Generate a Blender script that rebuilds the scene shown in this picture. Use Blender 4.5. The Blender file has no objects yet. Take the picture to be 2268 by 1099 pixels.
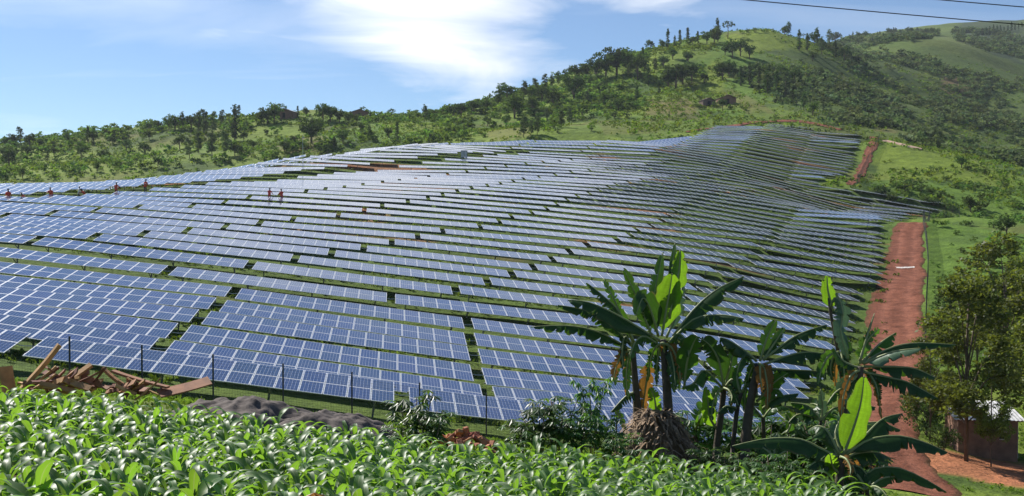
import bpy, bmesh, math, random
import numpy as np
from mathutils import Vector, Matrix, Quaternion

R = math.radians
random.seed(7)
rng = np.random.default_rng(11)
scene = bpy.context.scene
COL = scene.collection

# ------------------------------------------------------------------ camera, sky, sun, exposure
F_PX, CX, CY = 2400.0, 1134.0, 549.5          # focal length and centre in photograph pixels
YS = F_PX / 1640.0                            # distances below were first measured for a 1640 px lens
PITCH = math.atan(49.5 / F_PX)
cam_d = bpy.data.cameras.new('camera')
cam_d.sensor_width = 36.0
cam_d.lens = 36.0 * F_PX / 2268.0
cam_d.clip_start, cam_d.clip_end = 0.1, 6000
cam = bpy.data.objects.new('camera', cam_d)
COL.objects.link(cam)
cam.location = (0, 0, 0)
cam.rotation_euler = (R(90) - PITCH, 0, 0)
scene.camera = cam

SUN_AZ, SUN_EL = R(-44), R(42)                # azimuth measured from the view axis (+Y) to the right
sun_dir = Vector((math.sin(SUN_AZ) * math.cos(SUN_EL), math.cos(SUN_AZ) * math.cos(SUN_EL), math.sin(SUN_EL)))

scene.view_settings.view_transform = 'Standard'
scene.view_settings.look = 'None'
scene.view_settings.exposure = 0.52
scene.view_settings.gamma = 1.0
scene.view_settings.use_curve_mapping = False


class NT:
    """small helper to write node trees tersely"""
    def __init__(self, tree):
        self.t = tree
        self.n = tree.nodes
        self.n.clear()

    def add(self, typ, **kw):
        nd = self.n.new(typ)
        ins = kw.pop('ins', {})
        for k, v in kw.items():
            setattr(nd, k, v)
        for k, v in ins.items():
            self.put(nd.inputs[k], v)
        return nd

    def put(self, sock, v):
        if isinstance(v, bpy.types.NodeSocket):
            self.t.links.new(v, sock)
        elif isinstance(v, bpy.types.Node):
            self.t.links.new(v.outputs[0], sock)
        else:
            sock.default_value = v

    def math(self, op, a, b=0.0, c=None, clamp=False):
        nd = self.add('ShaderNodeMath', operation=op, use_clamp=clamp)
        self.put(nd.inputs[0], a)
        self.put(nd.inputs[1], b)
        if c is not None:
            self.put(nd.inputs[2], c)
        return nd.outputs[0]

    def vmath(self, op, a, b=(0, 0, 0)):
        nd = self.add('ShaderNodeVectorMath', operation=op)
        self.put(nd.inputs[0], a)
        self.put(nd.inputs[1], b)
        return nd.outputs['Value'] if op in ('DOT_PRODUCT', 'LENGTH') else nd.outputs[0]

    def noise(self, vec, scale, detail=3.0, rough=0.55, dist=0.0):
        nd = self.add('ShaderNodeTexNoise')
        nd.inputs['Scale'].default_value = scale
        nd.inputs['Detail'].default_value = detail
        nd.inputs['Roughness'].default_value = rough
        nd.inputs['Distortion'].default_value = dist
        if vec is not None:
            self.put(nd.inputs['Vector'], vec)
        return nd.outputs[0]

    def ramp(self, fac, stops):
        nd = self.add('ShaderNodeValToRGB')
        self.put(nd.inputs[0], fac)
        el = nd.color_ramp.elements
        while len(el) < len(stops):
            el.new(0.5)
        for e, (p, c) in zip(el, stops):
            e.position = p
            e.color = c if len(c) == 4 else (*c, 1)
        return nd.outputs[0]

    def mix(self, fac, a, b, blend='MIX'):
        nd = self.add('ShaderNodeMix', data_type='RGBA', blend_type=blend)
        self.put(nd.inputs[0], fac)
        self.put(nd.inputs[6], a if not isinstance(a, tuple) or len(a) == 4 else (*a, 1))
        self.put(nd.inputs[7], b if not isinstance(b, tuple) or len(b) == 4 else (*b, 1))
        return nd.outputs[2]

    def remap(self, v, a, b, c=0.0, d=1.0):
        nd = self.add('ShaderNodeMapRange')
        nd.clamp = True
        for i, x in enumerate((v, a, b, c, d)):
            self.put(nd.inputs[i], x)
        return nd.outputs[0]


world = bpy.data.worlds.new('World')
scene.world = world
world.use_nodes = True
w = NT(world.node_tree)
sky = w.add('ShaderNodeTexSky', sky_type='NISHITA')
sky.sun_disc = False
sky.sun_elevation = SUN_EL
sky.sun_rotation = SUN_AZ
sky.altitude = 1900
sky.air_density = 1.1
sky.dust_density = 0.05
sky.ozone_density = 1.4
tc = w.add('ShaderNodeTexCoord')
dirv = tc.outputs['Generated']
sep = w.add('ShaderNodeSeparateXYZ', ins={0: dirv})
# the cloud sheet lies at one height: project the direction on it
zz = w.math('MAXIMUM', w.math('ADD', sep.outputs[2], 0.10), 0.03)
comb = w.add('ShaderNodeCombineXYZ', ins={0: w.math('DIVIDE', sep.outputs[0], zz), 1: w.math('DIVIDE', sep.outputs[1], zz)})
flow = w.add('ShaderNodeMapping')
w.put(flow.inputs['Vector'], comb.outputs[0])
flow.inputs['Rotation'].default_value = (0, 0, R(24))
flow.inputs['Scale'].default_value = (0.55, 1.3, 1)
flow.inputs['Location'].default_value = (0.35, 0.1, 0)
n1 = w.noise(flow.outputs[0], 0.9, 6, 0.55, 0.5)
n2 = w.noise(flow.outputs[0], 3.2, 6, 0.6, 0.8)
# large bank of cirrus: lower end just over the ridge ahead, widening up over the field
el = w.math('MAXIMUM', w.math('SUBTRACT', sep.outputs[2], 0.16), -0.2)
bx = w.math('ADD', sep.outputs[0], w.math('ADD', 0.052, w.math('MULTIPLY', el, 0.55)))
wid = w.math('ADD', 0.105, w.math('MULTIPLY', w.math('MAXIMUM', el, 0.0), 0.55))
ex = w.math('POWER', w.math('ABSOLUTE', w.math('DIVIDE', bx, wid)), 2.0)
rise = w.remap(sep.outputs[2], 0.095, 0.165)
fall = w.remap(sep.outputs[2], 0.44, 0.24)
fwd = w.remap(sep.outputs[1], 0.0, 0.3)
bank = w.math('MULTIPLY', w.math('MULTIPLY', w.math('MULTIPLY', w.math('POWER', 2.718, w.math('MULTIPLY', ex, -1.0)), fwd), rise), fall)
sm_ = w.add('ShaderNodeMapping')
w.put(sm_.inputs['Vector'], dirv)
sm_.inputs['Rotation'].default_value = (0, R(-7), 0)
sm_.inputs['Scale'].default_value = (5.0, 3.0, 24.0)
n3 = w.noise(sm_.outputs[0], 1.0, 7, 0.58, 0.6)
streak = w.math('SUBTRACT', w.math('ADD', w.math('MULTIPLY', n1, 0.35), w.math('MULTIPLY', n3, 0.65)), 0.5)
wing = w.math('MULTIPLY', w.math('POWER', 2.718, w.math('MULTIPLY', w.math('POWER', w.math('ABSOLUTE', w.math('DIVIDE', w.math('SUBTRACT', sep.outputs[0], 0.09), 0.13)), 2.0), -1.0)), w.math('MULTIPLY', w.remap(sep.outputs[2], 0.16, 0.21), fall))
bank = w.math('MAXIMUM', bank, w.math('MULTIPLY', w.math('MULTIPLY', wing, fwd), 0.62))
body = w.math('ADD', w.math('MULTIPLY', bank, 1.08), w.math('MULTIPLY', streak, 2.5))
dens = w.math('MAXIMUM', w.remap(body, 0.28, 1.15), w.remap(n1, 0.52, 0.86, 0.0, 0.35))
skycol = w.mix(1.0, sky.outputs[0], (0.84, 0.97, 1.14), 'MULTIPLY')
sd = w.math('MAXIMUM', w.vmath('DOT_PRODUCT', dirv, tuple(sun_dir)), 0.0)        # thin cloud glows towards the sun
glow = w.math('ADD', 1.0, w.math('MULTIPLY', w.math('POWER', sd, 8.0), 2.5))
ccol = w.mix(1.0, (12.0, 12.1, 12.3), (1, 1, 1), 'MULTIPLY')
cg = w.add('ShaderNodeVectorMath', operation='SCALE', ins={0: ccol})
w.put(cg.inputs['Scale'], glow)
cloudy = w.mix(dens, skycol, cg.outputs[0])
bg = w.add('ShaderNodeBackground', ins={'Color': cloudy, 'Strength': 0.068})
wo = w.add('ShaderNodeOutputWorld', ins={'Surface': bg.outputs[0]})

sun_l = bpy.data.lights.new('sun', 'SUN')
sun_l.energy = 5.0
sun_l.angle = R(0.53)
sun_l.color = (1.0, 0.955, 0.89)
sun_o = bpy.data.objects.new('sun', sun_l)
COL.objects.link(sun_o)
sun_o.rotation_euler = (-sun_dir).to_track_quat('-Z', 'Y').to_euler()
sun_o.location = (-40, 20, 60)


# ------------------------------------------------------------------ helpers
def ray(px, py):
    u, v = (px - CX) / F_PX, (CY - py) / F_PX
    return Vector((u, math.cos(PITCH) + v * math.sin(PITCH), -math.sin(PITCH) + v * math.cos(PITCH)))


def at(px, py, Y):
    """point on the ray of a photograph pixel at ground distance Y"""
    d = ray(px, py)
    return d * (Y / d.y)


def tag(o, label=None, cat=None, group=None, kind=None):
    if label: o['label'] = label
    if cat: o['category'] = cat
    if group: o['group'] = group
    if kind: o['kind'] = kind
    return o


def link(o, parent=None):
    COL.objects.link(o)
    if parent is not None:
        o.parent = parent
    return o


def empty(name, loc=(0, 0, 0)):
    o = bpy.data.objects.new(name, None)
    o.empty_display_size = 0.3
    o.location = loc
    return link(o)


def mesh(name, verts, faces, mats=(), smooth=False, mat_idx=None, uvs=None, cols=None):
    me = bpy.data.meshes.new(name)
    me.from_pydata([tuple(v) for v in verts] if not isinstance(verts, np.ndarray) else verts.tolist(), [],
                   faces if not isinstance(faces, np.ndarray) else faces.tolist())
    for m in mats:
        me.materials.append(m)
    if mat_idx is not None:
        me.polygons.foreach_set('material_index', np.asarray(mat_idx, dtype=np.int32))
    if smooth:
        me.polygons.foreach_set('use_smooth', np.ones(len(me.polygons), dtype=bool))
    if uvs is not None:
        l = me.uv_layers.new(name='UVMap')
        l.data.foreach_set('uv', np.asarray(uvs, dtype=np.float32).ravel())
    if cols is not None:
        a = me.attributes.new('col', 'FLOAT_COLOR', 'POINT')
        c = np.ones((len(me.vertices), 4), dtype=np.float32)
        c[:, :3] = cols
        a.data.foreach_set('color', c.ravel())
    me.update()
    return me


def obj(name, me, parent=None, loc=None):
    o = bpy.data.objects.new(name, me)
    if loc is not None:
        o.location = loc
    return link(o, parent)


class MB:
    """collects simple solids and makes ONE mesh of them"""
    def __init__(self):
        self.v, self.f, self.m = [], [], []

    def box(self, c, s, rot=None, mi=0):
        b = len(self.v)
        for dx in (-.5, .5):
            for dy in (-.5, .5):
                for dz in (-.5, .5):
                    p = Vector((dx * s[0], dy * s[1], dz * s[2]))
                    if rot is not None:
                        p = rot @ p
                    self.v.append(p + Vector(c))
        for q in ((0, 1, 3, 2), (4, 6, 7, 5), (0, 4, 5, 1), (2, 3, 7, 6), (0, 2, 6, 4), (1, 5, 7, 3)):
            self.f.append(tuple(b + i for i in q))
            self.m.append(mi)
        return self

    def tube(self, pts, rad, n=6, mi=0, cap=True):
        pts = [Vector(p) for p in pts]
        rads = rad if hasattr(rad, '__len__') else [rad] * len(pts)
        b = len(self.v)
        for i, p in enumerate(pts):
            d = (pts[min(i + 1, len(pts) - 1)] - pts[max(i - 1, 0)]).normalized()
            a = d.cross(Vector((0, 0, 1)))
            if a.length < 1e-3:
                a = d.cross(Vector((1, 0, 0)))
            a.normalize()
            c = d.cross(a)
            for k in range(n):
                t = 2 * math.pi * k / n
                self.v.append(p + (a * math.cos(t) + c * math.sin(t)) * rads[i])
        for i in range(len(pts) - 1):
            for k in range(n):
                k2 = (k + 1) % n
                self.f.append((b + i * n + k, b + i * n + k2, b + (i + 1) * n + k2, b + (i + 1) * n + k))
                self.m.append(mi)
        if cap:
            self.f.append(tuple(b + k for k in range(n))[::-1])
            self.f.append(tuple(b + (len(pts) - 1) * n + k for k in range(n)))
            self.m += [mi, mi]
        return self

    def quad(self, pts, mi=0):
        b = len(self.v)
        self.v += [Vector(p) for p in pts]
        self.f.append(tuple(range(b, b + len(pts))))
        self.m.append(mi)
        return self

    def mesh(self, name, mats, smooth=False):
        me = mesh(name, self.v, self.f, mats if isinstance(mats, (list, tuple)) else [mats], smooth, self.m)
        return me

    def build(self, name, mats, parent=None, smooth=False, loc=None):
        return obj(name, self.mesh(name, mats, smooth), parent, loc)


def hash2(ix, iy, seed):
    h = (ix.astype(np.int64) * 374761393 + iy.astype(np.int64) * 668265263 + seed * 1442695041) & 0xffffffff
    h = ((h ^ (h >> 13)) * 1274126177) & 0xffffffff
    return ((h ^ (h >> 16)) & 0xffff) / 65535.0


def vnoise(x, y, scale, seed=0, octaves=3):
    """value noise 0..1"""
    x = np.asarray(x, float); y = np.asarray(y, float)
    tot, amp, s = 0, 0.5, scale
    out = np.zeros(np.broadcast(x, y).shape)
    for o in range(octaves):
        X, Y = x / s, y / s
        ix, iy = np.floor(X), np.floor(Y)
        fx, fy = X - ix, Y - iy
        fx = fx * fx * (3 - 2 * fx); fy = fy * fy * (3 - 2 * fy)
        a = hash2(ix, iy, seed + o); b = hash2(ix + 1, iy, seed + o)
        c = hash2(ix, iy + 1, seed + o); d = hash2(ix + 1, iy + 1, seed + o)
        out += amp * ((a * (1 - fx) + b * fx) * (1 - fy) + (c * (1 - fx) + d * fx) * fy)
        tot += amp; amp *= 0.5; s *= 0.5
    return out / tot


# ------------------------------------------------------------------ materials
def mat(name):
    m = bpy.data.materials.new(name)
    m.use_nodes = True
    return m, NT(m.node_tree)


def principled(name, color, rough=0.6, metal=0.0, spec=0.5, var=0.0, scale=8.0, bump=0.0, bscale=30.0, objvar=0.0):
    m, n = mat(name)
    bs = n.add('ShaderNodeBsdfPrincipled')
    out = n.add('ShaderNodeOutputMaterial', ins={0: bs.outputs[0]})
    bs.inputs['Roughness'].default_value = rough
    bs.inputs['Metallic'].default_value = metal
    bs.inputs['Specular IOR Level'].default_value = spec
    c = n.add('ShaderNodeRGB')
    c.outputs[0].default_value = (*color, 1)
    col = c.outputs[0]
    t = n.add('ShaderNodeTexCoord')
    if var:
        f = n.noise(t.outputs['Object'], scale, 5, 0.6)
        col = n.mix(1.0, col, n.ramp(f, [(0.3, (1 - var,) * 3), (0.7, (1 + var,) * 3)]), 'MULTIPLY')
    if objvar:
        oi = n.add('ShaderNodeObjectInfo')
        k = n.remap(oi.outputs['Random'], 0, 1, 1 - objvar, 1 + objvar)
        hs = n.add('ShaderNodeHueSaturation', ins={'Color': col, 'Value': k, 'Hue': n.remap(oi.outputs['Random'], 0, 1, 0.5 - objvar * 0.05, 0.5 + objvar * 0.05)})
        col = hs.outputs[0]
    n.put(bs.inputs['Base Color'], col)
    if bump:
        f = n.noise(t.outputs['Object'], bscale, 6, 0.65)
        bp = n.add('ShaderNodeBump', ins={'Strength': bump, 'Height': f})
        bp.inputs['Distance'].default_value = 0.02
        n.put(bs.inputs['Normal'], bp.outputs[0])
    return m


def leaf_mat(name, color, trans, rough=0.45, spec=0.4, tw=0.45, var=0.25, attr=False, scale=1.5, coord='Object', objvar=0.32, sheen=0.0):
    """leaf: reflecting top, light coming through from behind"""
    m, n = mat(name)
    bs = n.add('ShaderNodeBsdfPrincipled')
    bs.inputs['Roughness'].default_value = rough
    bs.inputs['Specular IOR Level'].default_value = spec
    tr = n.add('ShaderNodeBsdfTranslucent')
    mx = n.add('ShaderNodeMixShader', ins={0: tw, 1: bs.outputs[0], 2: tr.outputs[0]})
    n.add('ShaderNodeOutputMaterial', ins={0: mx.outputs[0]})
    t = n.add('ShaderNodeTexCoord')
    f = n.noise(t.outputs[coord], scale, 4, 0.6)
    oi = n.add('ShaderNodeObjectInfo')
    rnd = oi.outputs['Random']
    vv = n.math('MULTIPLY', n.remap(f, 0.3, 0.7, 1 - var, 1 + var), n.remap(rnd, 0, 1, 1 - objvar, 1 + objvar))
    for c, sock in ((color, bs.inputs['Base Color']), (trans, tr.inputs['Color'])):
        rgb = n.add('ShaderNodeRGB')
        rgb.outputs[0].default_value = (*c, 1)
        src = rgb.outputs[0]
        if attr:
            at_ = n.add('ShaderNodeAttribute', attribute_name='col')
            src = n.mix(1.0, src, at_.outputs[0], 'MULTIPLY')
        hs = n.add('ShaderNodeHueSaturation', ins={'Color': src, 'Value': vv, 'Hue': n.remap(rnd, 0, 1, 0.487, 0.513)})
        n.put(sock, hs.outputs[0])
    return m


# ------------------------------------------------------------------ terrain: heights taken from the rows, tracks and hills
ROW_A = math.atan(math.tan(R(5.0)) * YS)                                  # the rows run almost square to the view
RD = Vector((math.cos(ROW_A), math.sin(ROW_A), 0))
RN = Vector((-math.sin(ROW_A), math.cos(ROW_A), 0))
ROW0, PITCHR = 46.63, 5.304                       # first row and distance between rows, metres
CLEAR = 0.88                                    # height of a table's low edge over the ground


def row_y(px, k):
    t = (px - CX) / F_PX
    return (ROW0 + PITCHR * k) / (math.cos(ROW_A) - math.sin(ROW_A) * t)


CTRL = []
for px, py, k in [
        (7, 781, 0), (440, 838, 0), (880, 895, 0), (1159, 941, 0), (1480, 968, 0), (1790, 1000, 0),
        (0, 665, 3), (420, 712, 3), (1058, 800, 3), (1400, 850, 3),
        (0, 608, 5), (491, 660, 5), (1032, 728, 5), (1400, 770, 5), (1790, 835, 5),
        (62, 540, 7), (532, 593, 7), (1006, 652, 7), (1350, 690, 7), (1700, 745, 7), (1905, 784, 7),
        (0, 485, 10), (399, 516, 10), (801, 555, 10), (1181, 597, 10), (1550, 645, 10), (1938, 718, 10),
        (309, 463, 13), (647, 490, 13), (978, 515, 13), (1304, 548, 13), (1624, 587, 13), (1942, 651, 13),
        (85, 439, 14), (245, 432, 16),
        (340, 421, 17), (613, 433, 17), (890, 449, 17), (1165, 472, 17), (1438, 503, 17), (1710, 533, 17), (1972, 584, 17),
        (0, 412, 18), (230, 407, 20), (455, 410, 19), (612, 402, 22), (847, 405, 22), (1079, 413, 22), (1303, 430, 22), (1531, 453, 22), (1980, 517, 22),
        (420, 388, 24), (640, 372, 26), (837, 380, 27), (1035, 381, 27), (1232, 389, 27), (1422, 401, 27), (1700, 441, 27), (1981, 500, 27),
        (640, 352, 29), (1030, 350, 31), (1204, 360, 31), (1500, 384, 31), (1700, 413, 31), (2006, 483, 31),
        (850, 325, 35), (1060, 333, 35), (1300, 345, 35), (1500, 356, 35), (1700, 393, 35), (2080, 467, 35), (1815, 406, 37),
        (1000, 322, 38), (1134, 317, 40), (1250, 315, 40), (1400, 316, 40), (1500, 328, 40), (1600, 341, 40), (1740, 369, 40), (1866, 388, 40),
        (1550, 312, 44), (1650, 318, 44), (1885, 362, 44), (1640, 300, 48), (1740, 313, 48), (1896, 340, 48),
        (1640, 286, 52), (1740, 290, 52), (1912, 318, 52), (1740, 276, 56), (1918, 302, 55)]:
    Y = row_y(px, k)
    p = at(px, py, Y)
    CTRL.append((p.x, p.y, p.z - CLEAR))
for px, py, Y in [
        # behind the field: hidden hollow, left hill
        (100, 380, 235), (100, 340, 290), (30, 325, 320), (250, 350, 270), (250, 297, 320), (400, 340, 260), (400, 276, 325), (560, 330, 260), (560, 263, 330),
        (700, 318, 255), (700, 258, 335), (850, 300, 265), (850, 264, 340), (980, 300, 255), (980, 258, 345), (1100, 285, 265), (1100, 232, 350),
        (1180, 300, 222), (1250, 250, 295), (1250, 178, 360),
        # meadow strip and main hill
        (1300, 296, 222), (1500, 282, 238), (1700, 264, 258), (1400, 265, 262), (1400, 220, 300), (1400, 160, 350), (1400, 122, 385),
        (1600, 228, 290), (1600, 160, 340), (1520, 110, 385), (1600, 80, 405), (1690, 66, 418), (1700, 150, 350), (1800, 92, 412), (1750, 225, 295),
        (1800, 190, 330), (1900, 128, 420), (1880, 240, 300), (1930, 295, 248), (1900, 190, 360),
        # right: valley, light field, hillside across
        (1975, 345, 215), (1950, 310, 228), (1897, 408, 176), (2050, 332, 228), (2120, 385, 200), (2200, 415, 190), (2268, 440, 180), (2040, 420, 180),
        (2000, 280, 310), (2120, 320, 270), (2268, 365, 245), (2050, 220, 400), (2180, 260, 370), (2268, 280, 350), (1980, 160, 440),
        (2150, 170, 450), (2268, 190, 460), (2090, 90, 520), (2000, 116, 490), (2200, 128, 515), (2268, 168, 500), (1880, 96, 640), (1980, 82, 660), (2060, 82, 660), (2140, 92, 690), (2200, 78, 760), (2268, 62, 800), (2268, 110, 700), (2200, 105, 690), (1980, 112, 580), (2090, 112, 590),
        (2120, 480, 150), (2180, 520, 118), (2268, 560, 105), (2060, 600, 98), (2160, 640, 84), (2268, 700, 72), (2060, 750, 68), (2150, 820, 58),
        (2045, 490, 126), (2268, 900, 47.5), (2150, 1005, 42), (2000, 960, 42), (1960, 1090, 30), (2268, 1060, 37)]:
    p = at(px, py, Y * YS)
    CTRL.append((p.x, p.y, p.z))
CTRL += [(a, b * YS, c) for a, b, c in [  # near slope under the maize, bank down to the fence, and the ground out of view
    (0, 0, -1.75), (-6, 0, -1.2), (6, 0, -2.4), (0, 5.5, -3.05), (-5, 5.5, -2.55), (5, 5.5, -3.6), (-7, 12, -3.45), (0, 12, -4.25), (6, 12, -4.95), (9, 12, -5.4),
    (-9, 14.5, -3.75), (-3, 17, -5.1), (3, 14.5, -4.6), (3, 18, -6.0), (6, 14, -5.3), (9, 16, -6.6), (12, 22, -9.0), (10, 26, -9.6), (-11, 16, -4.2),
    (-17, 25, -5.35), (-9, 25, -6.3), (-4, 25, -7.0), (2, 27, -8.2), (0, 22, -6.6), (-10, 20, -5.0), (16, 14, -7.5), (22, 24, -11.3),
    (0, -15, 1.5), (-30, -15, 3), (30, -15, -3), (-30, 8, -0.6), (-45, 25, -1.8), (35, 10, -11), (45, 35, -14.5), (60, 60, -14), (90, 95, -11), (130, 130, -8),
    (-70, 45, 0.5), (-95, 75, 2.0), (-130, 110, 2),
    (-85, 118, 0.5), (-62, 150, 2), (-45, 185, 7), (-120, 170, 2), (-15, 212, 14), (-180, 210, 6), (-60, 220, 10), (20, 212, 21.0), (-140, 60, 3), (-200, 130, 4),
    (-230, 320, 34), (-260, 250, 14), (-230, 380, 20), (-140, 400, 28), (0, 420, 50), (60, 460, 80), (110, 500, 92), (-40, 480, 40), (-150, 520, 10), (-300, 450, 20),
    (180, 520, 100), (420, 460, 85), (360, 330, 40), (300, 230, 10), (200, 150, -6), (250, 90, -8), (520, 500, 100),
    (100, 700, 80), (-100, 700, 20), (-300, 700, 10), (520, 760, 190)]]
CTRL = np.array(CTRL)


def _fit(c, lam):
    S = 100.0
    P = c[:, :2] / S
    d = np.linalg.norm(P[:, None] - P[None], axis=2)
    K = np.where(d > 0, d * d * np.log(np.maximum(d, 1e-9)), 0)
    n = len(c)
    A = np.zeros((n + 3, n + 3))
    A[:n, :n] = K + np.eye(n) * lam
    A[:n, n] = 1; A[:n, n + 1:] = P
    A[n, :n] = 1; A[n + 1:, :n] = P.T
    b = np.zeros(n + 3); b[:n] = c[:, 2]
    sol = np.linalg.solve(A, b)
    return P, sol, S


_P, _W, _S = _fit(CTRL, 0.0004)


def ground_raw(x, y):
    x = np.atleast_1d(np.asarray(x, float)); y = np.atleast_1d(np.asarray(y, float))
    out = np.empty(x.shape)
    xs, ys, o = x.ravel() / _S, y.ravel() / _S, out.ravel()
    n = len(_P)
    for i in range(0, len(xs), 20000):
        a, b = xs[i:i + 20000], ys[i:i + 20000]
        d2 = (a[:, None] - _P[:, 0]) ** 2 + (b[:, None] - _P[:, 1]) ** 2
        o[i:i + 20000] = (0.5 * d2 * np.log(np.maximum(d2, 1e-18))) @ _W[:n] + _W[n] + _W[n + 1] * a + _W[n + 2] * b
    return o.reshape(x.shape)


# rectangular ground grid, finer near the camera; heights are read back from it by bilinear look-up
def axis(segs):
    out = [segs[0][0]]
    for a, b, st in segs:
        out += list(np.linspace(a, b, max(2, int(round((b - a) / st)) + 1))[1:])
    return np.array(out)


GX = axis([(-560, -240, 16), (-240, -90, 4), (-90, -30, 2), (-30, 36, 0.8), (36, 130, 1.6), (130, 260, 4), (260, 700, 12)])
GY = axis([(-45, 0, 3), (0, 75, 0.9), (75, 205, 1.7), (205, 395, 3), (395, 790, 6), (790, 1310, 20)])
MXg, MYg = np.meshgrid(GX, GY)
GZ = ground_raw(MXg, MYg)
far_rough = np.clip((MYg - 300) / 150, 0, 1)
GZ += far_rough * (vnoise(MXg, MYg, 45, 3) - 0.5) * 8.0 + (vnoise(MXg, MYg, 6, 5) - 0.5) * 0.22 * np.clip(MYg / 40, 0.3, 1)


def ground(x, y):
    x = np.atleast_1d(np.asarray(x, float)); y = np.atleast_1d(np.asarray(y, float))
    i = np.clip(np.searchsorted(GX, x) - 1, 0, len(GX) - 2)
    j = np.clip(np.searchsorted(GY, y) - 1, 0, len(GY) - 2)
    fx = np.clip((x - GX[i]) / (GX[i + 1] - GX[i]), 0, 1)
    fy = np.clip((y - GY[j]) / (GY[j + 1] - GY[j]), 0, 1)
    return (GZ[j, i] * (1 - fx) + GZ[j, i + 1] * fx) * (1 - fy) + (GZ[j + 1, i] * (1 - fx) + GZ[j + 1, i + 1] * fx) * fy


def gz(x, y):
    return float(ground(x, y)[0])


_TS = np.concatenate([np.arange(3, 60, 0.25), np.arange(60, 380, 0.8), np.arange(380, 1250, 2.0)])


def hit(px, py, tmin=3.0):
    """where the ray of a photograph pixel first meets the ground"""
    d = ray(px, py)
    d = d / d.y
    ts = _TS[_TS >= tmin]
    h = d.z * ts - ground(d.x * ts, ts)
    k = np.nonzero(h < 0)[0]
    if len(k) == 0:
        return None
    a, b = ts[max(k[0] - 1, 0)], ts[k[0]]
    for _ in range(20):
        m = 0.5 * (a + b)
        if d.z * m < gz(d.x * m, m): b = m
        else: a = m
    return Vector((d.x * b, b, gz(d.x * b, b)))


def project(p):
    f = Vector((0, math.cos(PITCH), -math.sin(PITCH))); u = Vector((0, math.sin(PITCH), math.cos(PITCH)))
    D = p.dot(f)
    return CX + F_PX * p.x / D, CY - F_PX * p.dot(u) / D


# zones on the ground -------------------------------------------------------------
TRACK = [(hit(px, py), wd) for px, py, wd in
         [(2026, 493, 4.6), (2012, 520, 5.4), (2006, 560, 5.6), (2003, 600, 5.8), (1994, 650, 6.0), (1988, 700, 6.0), (1986, 750, 5.8), (1982, 800, 5.2), (1975, 860, 4.6), (1962, 930, 4.2), (1975, 1000, 4.2), (2010, 1090, 4.5)]]
TRACK2 = [(hit(px, py), wd) for px, py, wd in [(1882, 410, 2.2), (1900, 396, 2.6), (1912, 370, 2.8), (1922, 345, 3.0), (1934, 318, 3.2), (1938, 304, 3.2)]]


def seg_dist(x, y, pts):
    best = np.full(x.shape, 1e9)
    for a, b in zip(pts[:-1], pts[1:]):
        dx, dy = b[0] - a[0], b[1] - a[1]
        t = np.clip(((x - a[0]) * dx + (y - a[1]) * dy) / (dx * dx + dy * dy + 1e-9), 0, 1)
        best = np.minimum(best, np.hypot(x - a[0] - t * dx, y - a[1] - t * dy))
    return best


def in_poly(x, y, poly):
    r = np.zeros(x.shape, bool)
    for (x1, y1), (x2, y2) in zip(poly, poly[1:] + poly[:1]):
        c = ((y1 > y) != (y2 > y))
        xi = (x2 - x1) * (y - y1) / (y2 - y1 + 1e-12) + x1
        r ^= c & (x < xi)
    return r


# right-hand ends of the rows, read from the photograph, by row number
_RE = [(0, 1790), (4, 1800), (6, 1850), (8, 1905), (9, 1920), (10, 1938), (12, 1940), (13, 1942), (14, 1950), (15, 1967), (16, 1978), (17, 1972), (18, 1978), (28, 1981),
       (29, 1991), (31, 2006), (32, 2017), (33, 2040), (34, 2061), (35, 2080), (36, 2089), (37, 1815), (38, 1830), (39, 1847), (40, 1866), (43, 1884), (46, 1890), (49, 1898), (52, 1912), (55, 1918), (56, 1800), (57, 1785)]


def row_end_px(k):
    return float(np.interp(k, [a for a, _ in _RE], [b for _, b in _RE]))


CREST = [(-120, 102), (-78, 146), (-60, 178), (-42, 206), (-28, 238), (-8, 256), (18, 268), (31, 286), (50, 308), (70, 337), (94, 359), (130, 362)]
FIELD = [(-130, 58), (-40, 36)] + [(-19.5, 42), (14, 49)] + [(row_y(row_end_px(k), k) * (row_end_px(k) - CX) / F_PX, row_y(row_end_px(k), k)) for k in range(1, 57)] + CREST[::-1][1:]


def proj_np(x, y, z):
    cp, sp = math.cos(PITCH), math.sin(PITCH)
    D = np.maximum(y * cp - z * sp, .1)
    return CX + F_PX * x / D, CY - F_PX * (y * sp + z * cp) / D


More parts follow.
